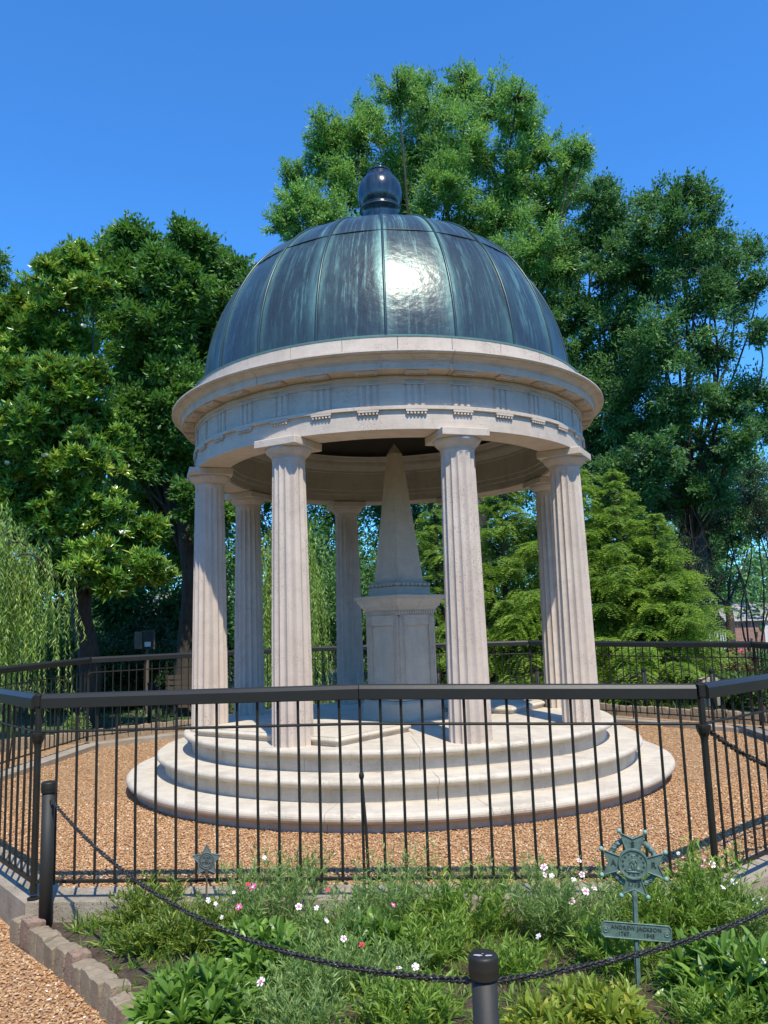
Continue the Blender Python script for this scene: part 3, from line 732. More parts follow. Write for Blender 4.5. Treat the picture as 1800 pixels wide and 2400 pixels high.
# ------------------------------------------------------------------ bollards and chains
def bollard(x, y, z0, zt, r, label, group='round black bollards carrying chains'):
    t = thing('bollard', (x, y, z0), label, 'bollard', group)
    ob('post', tube([(x, y, z0), (x, y, zt - .06)], r, 20), M_MATT, t, smooth=True)
    R = r * 1.17
    c = ob('cap', lathe_at([(r, zt - .062), (R * .98, zt - .060), (R, zt - .052), (R, zt - .042), (R * 1.02, zt - .038), (R * 1.02, zt - .032), (R, zt - .028), (R, zt - .010), (R * .96, zt - .004), (R * .86, zt), (.001, zt + .001)], 24, (x, y, 0)), M_IRON, t, smooth=True)
    try: c.data.set_sharp_from_angle(angle=math.radians(45)); t.children[0].data.set_sharp_from_angle(angle=math.radians(45))
    except Exception: pass
    return t, c
B1 = at(106, 2150, -4.56); B2 = at(1132, 2235, -7.02)
zt1 = .20; zt2 = B2[2]
bollard(B1[0], B1[1], -.69, zt1, .037, 'black round bollard at left standing against the front coping, chain hooked to its top')
t2, cap2 = bollard(B2[0], B2[1], -.72, zt2, .036, 'nearest black bollard at bottom edge, chipped paint on its cap')
def chip(c, r, n=9, z=0):
    a = np.linspace(0, 2 * PI, n, endpoint=False); q = r * rng.uniform(.5, 1.1, n)
    return np.array([(c[0] + q[i] * 1.3 * math.cos(a[i]), c[1] + q[i] * .7 * math.sin(a[i]), z) for i in range(n)]), [tuple(range(n))]
ob('bare_chip', join([chip((B2[0] - .016, B2[1] - .014), .010, z=zt2 + .0018), chip((B2[0] + .012, B2[1] - .017), .010, z=zt2 + .0018), chip((B2[0] - .001, B2[1] - .004), .003, z=zt2 + .0018)]), M_CHIP, cap2)
B3 = np.array([2.55, -5.35]); zt3 = .12
bollard(B3[0], B3[1], -.66, zt3, .041, 'black bollard beyond the right edge holding the right end of the near chain')
def chain(p0, p1, sag, label, link=.024, wire=.0033, lw=.0085, group=None, name='chain'):
    p0 = np.array(p0, float); p1 = np.array(p1, float)
    t = np.linspace(0, 1, 400); P = p0 + (p1 - p0) * t[:, None]; P[:, 2] -= sag * 4 * t * (1 - t)
    s = np.concatenate([[0], np.cumsum(np.linalg.norm(np.diff(P, axis=0), axis=1))]); n = int(s[-1] / (link * .62)); gs = []
    a = np.linspace(0, 2 * PI, 12, endpoint=False)
    for i in range(n):
        sc = (i + .5) * s[-1] / n; c = np.array([np.interp(sc, s, P[:, q]) for q in range(3)]); c2 = np.array([np.interp(sc + .01, s, P[:, q]) for q in range(3)]); d = unit(c2 - c)
        if np.linalg.norm(c2 - c) < 1e-6: continue
        tw = i * (PI / 2) * .9 + .3 * math.sin(i * .23); up = unit(np.cross(d, (0, 0, 1))); vv_ = np.cross(d, up); e = up * math.cos(tw) + vv_ * math.sin(tw)
        loop = c + np.outer(np.cos(a) * link * .5, d) + np.outer(np.sin(a) * lw * (1 - .0 * a), e)
        loop = np.concatenate([loop, loop[:1]]); gs.append(tube(loop, wire, 5, cap=False))
    V, F = join(gs); F = np.array([f for f in F])
    return ob(name, (V, F), M_CHAIN, base=tuple(p0), label=label, cat='chain', group=group, smooth=True)
chain((B1[0] + .03, B1[1] - .03, .10), (B2[0] - .035, B2[1] + .012, zt2 - .075), .22, 'black twisted chain drooping from the left bollard to the nearest bollard')
chain((B2[0] + .035, B2[1] + .005, zt2 - .075), (B3[0], B3[1], .06), .125, 'black twisted chain rising from the nearest bollard out past the right edge')
pv = OCT[1]; chain((pv[0] + .02, pv[1] + .03, .40), (OCT[2][0] - .03, OCT[2][1] + .01, .38), .50, 'thin chain hanging inside the right fence from the front corner post', link=.036, wire=.0055, lw=.014)
# far bollards and chains beyond the court
far_b = [(-4.9, 6.6), (-2.9, 7.7), (.9, 7.9), (2.9, 7.3), (4.7, 6.0), (5.6, 5.0), (6.9, 2.6)]
flab = ['far bollard beyond the back left fence panel under the dark trees', 'far bollard seen behind the left columns of the tomb', 'far bollard between the obelisk and the right front column', 'far bollard seen against hemlocks just right of the back column', 'far bollard under the right hemlock, middle one of three', 'far bollard beside the white stone behind the right fence', 'far bollard near the right edge behind the fence']
for (x, y), lb in zip(far_b, flab): bollard(x, y, -.74, .12, .045, lb)
clab = ['far chain between the two bollards left of the tomb', 'far chain hanging behind the obelisk', 'far chain seen between the right columns', 'far chain swinging in front of the hemlocks', 'far short chain beside the white stone', 'far chain at the right edge beyond the fence']
for i in range(6):
    a_, b_ = far_b[i], far_b[i + 1]; chain((a_[0], a_[1], .04), (b_[0], b_[1], .04), .22, clab[i], link=.045, wire=.005, lw=.016)
# ------------------------------------------------------------------ bronze grave markers
def text_geo(s, size, extr=.0012, spacing=1.0):
    cu = bpy.data.curves.new('t', 'FONT'); cu.body = s; cu.size = size; cu.extrude = extr; cu.align_x = 'CENTER'; cu.align_y = 'CENTER'; cu.space_character = spacing; cu.resolution_u = 3
    cu.offset = size * .012
    o = bpy.data.objects.new('t', cu); COL.objects.link(o); dg = bpy.context.evaluated_depsgraph_get(); me = bpy.data.meshes.new_from_object(o.evaluated_get(dg))
    V = np.array([v.co[:] for v in me.vertices]); F = [tuple(p.vertices) for p in me.polygons]
    bpy.data.objects.remove(o); bpy.data.meshes.remove(me); return V, F
def face_up(geo): # XY drawing -> standing in XZ, facing -Y
    V = np.asarray(geo[0]); return np.stack([V[:, 0], -V[:, 2], V[:, 1]], -1), geo[1]
def flat(poly, y0, y1):       # polygon in XZ with thickness between y0 (back) and y1 (front)
    V, F = prism(poly, -y0, -y1); return face_up((V, F))
def place(geo, base, yaw, lean, h):
    V = np.asarray(geo[0]) + np.array([0, 0, h]); return xf((V, geo[1]), base, yaw, 0, lean)
base = atz(1497, 2340, -.64); base = (base[0], base[1], -.64); H = .572; yaw = -.21; lean = .035
mk_ = thing('bronze_cross_marker', base, 'green bronze maltese cross marker with wreath and name plate on a stake among flowers', 'grave marker')
def PL(g, h=H): return place(g, base, yaw, lean, h)
arms, arms2, rims = [], [], []
for k in range(4):
    a = k * PI / 2
    pts = [(-.030, .058), (-.054, .133), (0, .109), (.054, .133), (.030, .058)]
    rot = lambda p, a=a: (p[0] * math.cos(a) - p[1] * math.sin(a), p[0] * math.sin(a) + p[1] * math.cos(a))
    arms.append(flat([rot(p) for p in pts][::-1], .004, -.002))
    for i in range(4):
        q0, q1 = rot(pts[i]), rot(pts[i + 1]); rims.append(tube([(q0[0], -.004, q0[1]), (q1[0], -.004, q1[1])], .0028, 6))
cr = ob('cross', PL(join(arms + rims)), M_BRONZE, mk_)
for k in range(4):
    a = k * PI / 2
    for sx in (-1, 1):
        p = (sx * .0575, .1405); q = (p[0] * math.cos(a) - p[1] * math.sin(a), p[0] * math.sin(a) + p[1] * math.cos(a))
        ob('ball', PL(sphere((q[0], 0, q[1]), .0112, 14, 10)), M_BALL, cr, smooth=True)
disc = ob('medallion', PL(join([face_up(lathe([(.001, .006), (.058, .006), (.060, .011), (.066, .011), (.068, .004), (.068, -.006), (.001, -.006)], 48))])), M_BRONZE, mk_)
# relief: a small standing figure with a gun beside a plough, ringed by little stars
rel = [face_up(xf(sphere((0, 0, 0), 1, 8, 6), (x, y, .006), s=1)) for x, y in []]
def lump(x, y, rx, ry, rr_=0):
    V, F = sphere((0, 0, 0), 1, 8, 6); V = V * np.array([rx, ry, .004]); return face_up(xf((V, F), (x, y, .0065), rr_))
fg = [lump(0, .030, .007, .007), lump(0, .037, .010, .004), lump(-.001, .012, .010, .015), lump(-.006, -.012, .0045, .017, .12), lump(.006, -.012, .0045, .017, -.15), lump(-.012, .010, .004, .013, -.5), lump(.013, .012, .003, .012, .5), lump(.016, .004, .002, .030, -.2), lump(.020, -.022, .010, .010), lump(-.002, -.034, .034, .004), lump(-.018, -.026, .010, .004, .4)]
ob('figure_relief', PL(join(fg)), M_BRONZE, disc, smooth=True)
st = []
for k in range(13):
    a = PI / 2 + .42 + k * (2 * PI - .84) / 12; c = (.046 * math.cos(a), .046 * math.sin(a))
    poly = [(c[0] + (.0055 if q % 2 == 0 else .0024) * math.cos(PI / 2 + q * PI / 5), c[1] + (.0055 if q % 2 == 0 else .0024) * math.sin(PI / 2 + q * PI / 5)) for q in range(10)]
    st.append(flat(poly[::-1], -.005, -.0085))
ob('star_ring', PL(join(st)), M_LETTER, disc)
wr = []
for s_w in (0, 1, 2):
    a = np.linspace(0, 2 * PI, 90); rr_ = .101 + .0065 * np.cos(a * 17 + s_w * 2.1); yy = .021 + .006 * np.sin(a * 17 + s_w * 2.1)
    wr.append(tube(np.stack([rr_ * np.cos(a), yy, rr_ * np.sin(a)], -1), .0085 + .002 * np.sin(a * 23), 7, cap=False))
ob('wreath', PL(join(wr)), M_BRONZE, mk_, smooth=True)
lt = [xf(face_up(text_geo('S', .036)), (0, -.004, .084)), xf(face_up(text_geo('A', .036)), (-.088, -.004, .0)), xf(face_up(text_geo('R', .036)), (.088, -.004, .0)), xf(face_up(text_geo('1775', .032, spacing=.9)), (0, -.004, -.086))]
[ob('letter', PL(q), M_LETTER, cr) for q in lt]
ob('stake', PL(join([box((0, .002, -.345 - .5 * .0), (.011, .022, .46)), box((0, .004, -.345), (.024, .005, .46)), xf(lathe([(.012, -.02), (.014, 0), (.012, .02)], 10), (0, .002, -.135)), ])), M_BRONZE, mk_)
hw, hh = .150, .033; oc = [(-hw + .012, -hh), (hw - .012, -hh), (hw, -hh + .012), (hw, hh - .012), (hw - .012, hh), (-hw + .012, hh), (-hw, hh - .012), (-hw, -hh + .012)]
rm = [tube([(oc[i][0], -.014, oc[i][1]), (oc[(i + 1) % 8][0], -.014, oc[(i + 1) % 8][1])], .003, 6) for i in range(8)]
zpl = H - .286
pl = ob('name_plate', PL(join([flat(oc, -.006, -.0135)] + rm), zpl), M_BRONZE, mk_)
for sx in (-1, 1): ob('rosette', PL(join([face_up(xf(lathe([(.001, .004), (.005, .003), (.008, .001), (.012, .0035), (.014, 0)], 14), (sx * (hw - .018), 0, .0135)))]), zpl), M_BRONZE, pl)
ob('lettering', PL(join([xf(face_up(text_geo('ANDREW JACKSON', .0235, spacing=1.06)), (0, -.0145, .012)), xf(face_up(text_geo('1767', .0235, spacing=1.05)), (-.055, -.0145, -.014)), xf(face_up(text_geo('1845', .0235, spacing=1.05)), (.055, -.0145, -.014))]), zpl), M_LETTER, pl)
base = atz(483, 2172, -.62); base = (base[0], base[1], -.62); H = .36; yaw = .03; lean = .01
sm2 = thing('star_marker', base, 'small grey five-pointed star marker lettered war veteran on a thin rusty stake', 'grave marker')
po = [((.092 if q % 2 == 0 else .048) * math.cos(PI / 2 + q * PI / 5), (.092 if q % 2 == 0 else .048) * math.sin(PI / 2 + q * PI / 5)) for q in range(10)]
pin = [(x * .84, y * .84) for x, y in po]
rm = [tube([(po[i][0] * .96, -.005, po[i][1] * .96), (po[(i + 1) % 10][0] * .96, -.005, po[(i + 1) % 10][1] * .96)], .0024, 6) for i in range(10)]
star = ob('star', place(join([flat(po[::-1], .004, -.004)] + rm), base, yaw, lean, H), M_PEWTER, sm2)
ob('medallion', place(face_up(lathe([(.001, .0055), (.030, .0055), (.031, .008), (.034, .008), (.035, .0058), (.041, .0058), (.042, .009), (.045, .009), (.046, .004)], 40)), base, yaw, lean, H), M_PEWTER, sm2)
ob('lettering', place(join([xf(face_up(text_geo('WAR', .021)), (0, -.006, .015)), xf(face_up(text_geo('1812', .012)), (0, -.006, .001)), xf(face_up(text_geo('VETERAN', .0185, spacing=.92)), (0, -.006, -.014))]), base, yaw, lean, H), M_LETTER, star)
dots = []
for k in range(26):
    a = k * 2 * PI / 26; dots.append(xf(box((0, 0, 0), (.0035, .0025, .006)), (.0385 * math.cos(a), -.0065, .0385 * math.sin(a)), 0, 0, -a + PI / 2))
ob('rim_pattern', place(join(dots), base, yaw, lean, H), M_LETTER, star)
ob('stake', place(tube([(0, .003, -.05), (0, .003, -.38)], .0055, 8), base, yaw, lean, H), M_RUST, sm2)
ob('socket', place(tube([(0, .003, -.045), (0, .003, -.085)], .0095, 10), base, yaw, lean, H), M_RUST, sm2)
# low solar lamp in the bed
c = atz(193, 2207, -.63); t = thing('ground_light', tuple(c), 'small round black ground light lying on the soil near the edging bricks', 'light')
ob('housing', lathe_at([(.001, 0), (.024, 0), (.027, .008), (.025, .016), (.016, .018), (.015, .014), (.001, .014)], 24, (c[0], c[1], -.635)), M_IRON, t, smooth=True)
ob('lens', lathe_at([(.012, .0165), (.010, .0185), (.001, .019)], 20, (c[0], c[1], -.635)), M_CHIP, t, smooth=True)
# flat stones in the bed
for px, py, sx, lb in ((1550, 2368, .10, 'flat tan stone in the soil at the foot of the cross marker'), (269, 2292, .016, 'small pale pebble lying on the soil beside the edging bricks')):
    c = atz(px, py, -.63); g = rough_block((c[0], c[1], -.635), (sx * 1.5, sx, sx * .28), .4, (0.1, 0)); ob('flat_stone', g, plain('tan rock', (.40, .28, .17), .9, 0, 25, .004), base=(c[0], c[1], -.65), label=lb, cat='stone')
# ------------------------------------------------------------------ flower bed plants
BZ = -.605
def rdir(n, el0, el1, az=None):
    el = rng.uniform(el0, el1, n); a = rng.uniform(0, 2 * PI, n) if az is None else az
    return np.stack([np.cos(el) * np.cos(a), np.cos(el) * np.sin(a), np.sin(el)], -1)
def linear_clump(c, h, r, nst, per, L=.055, W=.0058, spread=.5):
    """upright thin stems set with narrow leaves"""
    c = np.array(c); a = rng.uniform(0, 2 * PI, nst); q = r * .45 * np.sqrt(rng.uniform(0, 1, nst))
    base = c + np.stack([q * np.cos(a), q * np.sin(a), 0 * a], -1)
    lean = rdir(nst, 1.05 - spread * .3, 1.5, a + rng.normal(0, .6, nst)); H = h * rng.uniform(.5, 1.0, nst)
    gs = [blades(base, lean, H, .0028, .18, 4, roll=1, tipw=.001)]; tn = [np.repeat(rng.uniform(.2, .6, nst), 4)]
    t = rng.uniform(.04, 1, (nst, per)) ** .85
    P = base[:, None] + lean[:, None] * (H[:, None] * t)[..., None]; P[..., 2] -= .18 * H[:, None] * t ** 2; P = P.reshape(-1, 3)
    n = len(P); D = unit(np.repeat(lean, per, 0) * rng.uniform(.5, 1.8, (n, 1)) + rdir(n, -.3, .8) * .9)
    gs.append(blades(P, D, L * rng.uniform(.5, 1.25, n), W * rng.uniform(.7, 1.3, n), .25, 2)); tn.append(np.repeat(np.clip(rng.normal(.45, .24, n), 0, 1), 2))
    return join(gs), np.concatenate(tn)
def lance_clump(c, h, r, nr, per, L=.13, W=.028):
    """short stems, each topped by a whorl of lance leaves"""
    c = np.array(c); a = rng.uniform(0, 2 * PI, nr); q = r * .75 * np.sqrt(rng.uniform(0, 1, nr)); base = c + np.stack([q * np.cos(a), q * np.sin(a), 0 * a], -1)
    H = h * (1 - .55 * (q / (r * .75)) ** 2) * rng.uniform(.65, 1, nr); tp = base + np.stack([.25 * q * np.cos(a), .25 * q * np.sin(a), H], -1)
    gs = [blades(base, tp - base, np.linalg.norm(tp - base, axis=1), .006, 0, 2, tipw=.004)]; tn = [np.repeat(.3, nr * 2)]
    k = np.arange(per)[None] ; az = (k * 2.4 + rng.uniform(0, 6, (nr, 1))).reshape(-1); el = np.clip(1.25 - k / per * 1.25 + rng.normal(0, .18, (nr, per)), -.25, 1.4).reshape(-1)
    P = (tp[:, None] - np.array([0, 0, 1]) * (H[:, None] * (k / per) * .6)[..., None]).reshape(-1, 3)
    D = np.stack([np.cos(el) * np.cos(az), np.cos(el) * np.sin(az), np.sin(el)], -1); n = len(P)
    V, F = lanceleaf(P, D, L * rng.uniform(.6, 1.15, n), W * rng.uniform(.75, 1.2, n), .32)
    gs.append((V, F)); tn.append(np.repeat(np.clip(rng.normal(.5, .22, n), 0, 1), 8)); return join(gs), np.concatenate(tn)
def lanceleaf(P, D, L, W, droop):
    """leaf with a folded midrib: 4 segments x 2 halves"""
    n = len(P); D = unit(D); S = unit(np.cross(D, np.array([0, 0, 1.]) + rng.normal(size=(n, 3)) * .25)); Nn = np.cross(S, D); t = np.linspace(0, 1, 5); Vs = []
    for tt in t:
        cc = P + D * (L * tt)[:, None] - np.array([0, 0, 1.]) * (droop * L * tt ** 2)[:, None]; w = W * max(.12 if tt == 0 else 0, math.sin(PI * min(1, tt * .9 + .08)) ** .9 if tt < 1 else .03)
        Vs += [cc - S * (w / 2)[:, None] + Nn * (w * .16)[:, None], cc, cc + S * (w / 2)[:, None] + Nn * (w * .16)[:, None]]
    V = np.stack(Vs, 1).reshape(-1, 3); q = np.array([[3 * i + j, 3 * i + j + 1, 3 * i + j + 4, 3 * i + j + 3] for i in range(4) for j in (0, 1)])
    return V, (np.arange(n)[:, None, None] * 15 + q[None]).reshape(-1, 4)
def flower_geo(c, r, nrm):
    nrm = unit(nrm); x = unit(np.cross(nrm, (0.3, .2, 1))); y = np.cross(nrm, x); V = []; F = []; off = rng.uniform(0, 6)
    for k in range(5):
        a = off + k * 2 * PI / 5; b = len(V); rows = [(.18, .0), (.45, .40), (.85, .66), (1.0, .34)]
        for rad, wd in rows:
            cc = c + (x * math.cos(a) + y * math.sin(a)) * r * rad + nrm * r * (.12 + .10 * rad * math.sin(k * 2 + off)); sd_ = (-x * math.sin(a) + y * math.cos(a)) * r * wd * .62
            V += [cc - sd_ - nrm * r * .03 * (k % 2), cc + sd_ + nrm * r * .05]
        for i in range(3): F.append((b + 2 * i, b + 2 * i + 1, b + 2 * i + 3, b + 2 * i + 2))
    nf = len(F)
    b = len(V); V.append(c + nrm * r * .17)
    for k in range(10): a = off + k * PI / 5; q = .50 if k % 2 == 0 else .24; V.append(c + (x * math.cos(a) + y * math.sin(a)) * r * q + nrm * r * .235)
    for k in range(10): F.append((b, b + 1 + k, b + 1 + (k + 1) % 10))
    return (np.array(V), F), nf
def add_flower(plant, pos, r, kind):
    pos = np.array(pos); b = WO[plant.name]; nrm = unit(np.array([rng.normal() * .5, -.75 + rng.normal() * .3, .75])); (V, F), nf = flower_geo(pos, r, nrm)
    stem = blades(np.array([[pos[0] * .8 + b[0] * .2, pos[1] * .8 + b[1] * .2, b[2]]]), np.array([pos - np.array([pos[0] * .8 + b[0] * .2, pos[1] * .8 + b[1] * .2, b[2]])]), np.array([np.linalg.norm(pos - np.array([pos[0] * .8 + b[0] * .2, pos[1] * .8 + b[1] * .2, b[2]]))]), .0026, 0, 2, tipw=.0025)
    mt = {'w': [M_PETALW, M_PETALP], 'W': [M_PETALW, M_PETALW], 'p': [M_PETALP, M_PETALW], 'r': [M_PETALR, M_PETALR]}[kind]
    o = ob('flower', (V, F), mt, plant)
    for i, p in enumerate(o.data.polygons):
        if i >= nf: p.material_index = 1
    ob('stem', stem, L_DIA, o, tint=np.full(2, .4))
plants = []
def plant(px, py, kind, h, r, dens, label, **k):
    hk = 1.62 if kind in ('lin', 'wil', 'yel') else 1.15; h = h * hk * rng.uniform(.9, 1.12); r = r * 1.25; dens = dens * 2.0
    c = atz(px, py, BZ); c[2] = BZ - .01
    if kind == 'lin': g_, tn = linear_clump(c, h, r, int(26 * dens), 26, **k); m_ = L_DIA; cat = 'dianthus'
    elif kind == 'yel': g_, tn = linear_clump(c, h, r, int(30 * dens), 24, L=.06, W=.0085, spread=1.6); m_ = L_YEL; cat = 'plant'
    elif kind == 'wil': g_, tn = linear_clump(c, h, r, int(26 * dens), 24, L=.065, W=.0085, spread=1.2); m_ = L_WEED; cat = 'plant'
    elif kind == 'lan': g_, tn = lance_clump(c, h, r, int(12 * dens), 16, **k); m_ = L_LAN; cat = 'plant'
    elif kind == 'lim': g_, tn = lance_clump(c, h, r, int(12 * dens), 16, L=.11, W=.022); m_ = L_LIME; cat = 'plant'
    nm = {'lin': 'dianthus_plant', 'yel': 'fine_leaved_plant', 'wil': 'willowherb_plant', 'lan': 'lance_leaved_plant', 'lim': 'lime_leaved_plant'}[kind]
    t = thing(nm, tuple(c), label, cat); ob('foliage', g_, m_, t, tint=tn); plants.append((t, px, py, h)); return t
plant(640, 2165, 'lin', .30, .20, 2.2, 'tall grey green dianthus clump right of the star marker with bright pink flowers')
plant(350, 2165, 'yel', .20, .17, 2.0, 'yellow green fine leaved clump beside the coping right of the left bollard')
plant(455, 2220, 'yel', .20, .18, 2.2, 'yellow green fine leaved clump under the chain below the star marker')
plant(330, 2230, 'yel', .13, .12, 1.2, 'low yellow green clump nearest the edging bricks')
plant(545, 2190, 'lin', .20, .16, 1.2, 'small grey green clump at the foot of the star marker stake')
plant(880, 2190, 'lin', .27, .18, 1.9, 'grey green dianthus clump in front of the middle fence brace')
plant(960, 2170, 'lin', .33, .15, 1.5, 'tallest feathery green clump left of centre reaching up the fence bars')
plant(780, 2230, 'lin', .22, .17, 1.6, 'grey green clump with white flowers between pink dianthus and fence brace')
plant(1100, 2190, 'wil', .24, .20, 2.0, 'bright green narrow leaved clump behind the nearest bollard')
plant(1010, 2250, 'wil', .18, .20, 1.7, 'low bright green clump left of the nearest bollard')
plant(1290, 2200, 'lin', .30, .17, 2.2, 'grey green dianthus clump crowded with pink and white flowers left of cross marker')
plant(1370, 2215, 'lin', .28, .15, 1.9, 'grey green dianthus clump just left of the cross marker stake')
plant(1560, 2200, 'wil', .28, .19, 2.2, 'leafy green clump just right of the cross marker stake')
plant(1665, 2190, 'wil', .34, .18, 2.4, 'tall leafy clump at right with three pink flowers against the corner post')
plant(1740, 2200, 'lin', .22, .14, 1.2, 'thin grey green clump with white flowers before the right coping')
plant(640, 2300, 'lan', .19, .15, 1.5, 'lance leaved plant in the middle of the bed below the pink flowers')
plant(455, 2400, 'lan', .15, .19, 2.6, 'large deep green lance leaved rosette at bottom left beside the edging bricks', L=.15, W=.030)
plant(590, 2245, 'lan', .14, .13, 1.3, 'bright lance leaved plant just below the star marker')
plant(760, 2340, 'lin', .20, .20, 2.2, 'broad grey green clump under the lowest part of the chain')
plant(905, 2330, 'lin', .18, .17, 1.8, 'grey green clump with two pale flowers left of the nearest bollard', L=.045)
plant(960, 2420, 'wil', .15, .20, 2.2, 'low green clump at the bottom edge left of the nearest bollard')
plant(700, 2440, 'lin', .17, .18, 2.0, 'grey green clump at the bottom edge below the chain')
plant(880, 2240, 'lan', .14, .12, 1.0, 'small lance leaved plant beside the red flower')
plant(1400, 2400, 'lim', .12, .15, 2.0, 'lime yellow lance leaved rosette right of the nearest bollard')
plant(1270, 2440, 'lim', .10, .11, 1.1, 'small lime leaved rosette at the bottom edge by the nearest bollard')
plant(1640, 2330, 'lan', .17, .13, 1.2, 'lance leaved plant with yellowing leaves right of the cross marker')
plant(1760, 2370, 'lan', .24, .17, 1.9, 'tall arching lance leaved plant in the bottom right corner', L=.17, W=.030)
plant(1450, 2270, 'wil', .20, .15, 1.3, 'dark green clump behind the name plate of the cross marker')
plant(1200, 2290, 'wil', .14, .14, 1.2, 'small weedy clump right of the nearest bollard cap')
plant(1690, 2420, 'wil', .14, .17, 1.6, 'low green clump at the bottom edge under the tall lance leaved plant')
plant(1150, 2130, 'lin', .20, .13, 1.2, 'thin clump growing against the coping behind the nearest bollard')
plant(720, 2130, 'lin', .26, .13, 1.1, 'thin grey green clump against the coping beside the tall pink flowered one')
plant(1480, 2160, 'lin', .25, .13, 1.4, 'thin clump against the coping behind the cross marker')
FL = [(594, 2080, 'p', .021), (581, 2073, 'r', .012), (560, 2126, 'p', .016), (345, 2088, 'r', .011), (620, 2010, 'W', .011), (700, 2125, 'w', .016), (742, 2128, 'W', .011), (765, 2158, 'W', .012), (768, 2085, 'r', .010), (805, 2200, 'w', .013),
 (580, 2195, 'W', .012), (647, 2253, 'w', .013), (672, 2252, 'W', .012), (612, 2302, 'w', .018), (848, 2215, 'r', .012), (921, 2121, 'p', .012), (935, 2269, 'w', .012), (974, 2266, 'W', .014), (1275, 2033, 'w', .018), (1276, 2050, 'w', .014), (1293, 2053, 'W', .013),
 (1357, 2017, 'w', .013), (1364, 2050, 'w', .014), (1345, 2063, 'W', .014), (1372, 2089, 'w', .018), (1392, 2083, 'w', .015), (1340, 2112, 'w', .016), (1545, 2110, 'w', .017), (1610, 2118, 'W', .014),
 (1650, 2017, 'p', .014), (1646, 2031, 'p', .016), (1669, 2026, 'w', .017), (1720, 2066, 'W', .015), (1694, 2080, 'W', .013), (1770, 2112, 'W', .015), (1782, 2103, 'W', .012), (1688, 2243, 'p', .018), (1788, 2254, 'W', .014), (1262, 2195, 'W', .014), (1590, 2000, 'W', .009), (488, 2110, 'W', .014), (505, 2118, 'W', .010), (520, 2150, 'W', .010), (548, 2092, 'W', .009)]
for fx, fy, kd, r in FL:
    best = min(plants, key=lambda p: abs(p[1] - fx) * 1.0 + abs((p[2] - 420 * p[3]) - fy) * .8)
    t = best[0]; pos = at(fx, fy, WO[t.name][1] - .02 + rng.normal() * .02); add_flower(t, pos, r * 1.12, kd)
# low weeds and seedlings that nobody could count, and the litter between them
n = 7600; P = scat(n, -2.3, 3.1, -7.2, -4.4); P = P[inside(P, BED)]; xl = P[:, 0]
keep = (P[:, 0] > -1.55 + (-5.0 - P[:, 1]) * .85 + rng.normal(0, .08, len(P))); P = P[keep]
gs, tn = [], []
for p in P[:2500]:
    c = np.array([p[0], p[1], BZ - .02]); k = rng.integers(9, 18); D = rdir(k, .25, 1.45); Ls = rng.uniform(.05, .19, k)
    gs.append(blades(np.repeat(c[None], k, 0) + rng.normal(0, .012, (k, 3)) * [1, 1, 0], D, Ls, rng.uniform(.003, .010, k), .35, 3)); tn.append(np.repeat(np.clip(rng.normal(.4, .25, k), 0, 1), 3))
ob('weeds', join(gs), L_WEED, kind='stuff', tint=np.concatenate(tn), label='low green weeds and seedlings filling the soil between the flower clumps', cat='weeds')
n = 3200; P = scat(n, -2.3, 2.6, -7.2, -4.5); P = P[inside(P, BED)]; n = len(P); P3 = np.concatenate([P, np.full((n, 1), -.612) + rng.uniform(-.02, .01, (n, 1))], 1)
P3[:, 2] = np.where(True, -.610 - .03 * np.clip((np.hypot(P[:, 0] - .2, P[:, 1] + 5.6) - .9), 0, 1) + rng.uniform(0, .006, n), 0)
g = kites(P3, rdir(n, -.1, .3), rng.uniform(.008, .035, n), rng.uniform(.003, .012, n)); ob('leaf_litter', g, M_DRY, kind='stuff', tint=rng.beta(1, 2, n), label='dry leaf and bark scraps lying on the bed soil', cat='litter')
n = 260; P = scat(n, -4.4, 4.4, -4.4, 3); P = P[inside(P, octoff(-.25)) & (np.hypot(P[:, 0], P[:, 1]) > 3.0)]; n = len(P)
ob('fallen_leaves', kites(np.concatenate([P, np.full((n, 1), ZG + .016)], 1), rdir(n, -.1, .35), rng.uniform(.02, .05, n), rng.uniform(.010, .022, n)), M_DRY, kind='stuff', tint=rng.beta(1.5, 1.2, n), label='dry leaves blown over the gravel court', cat='leaves')
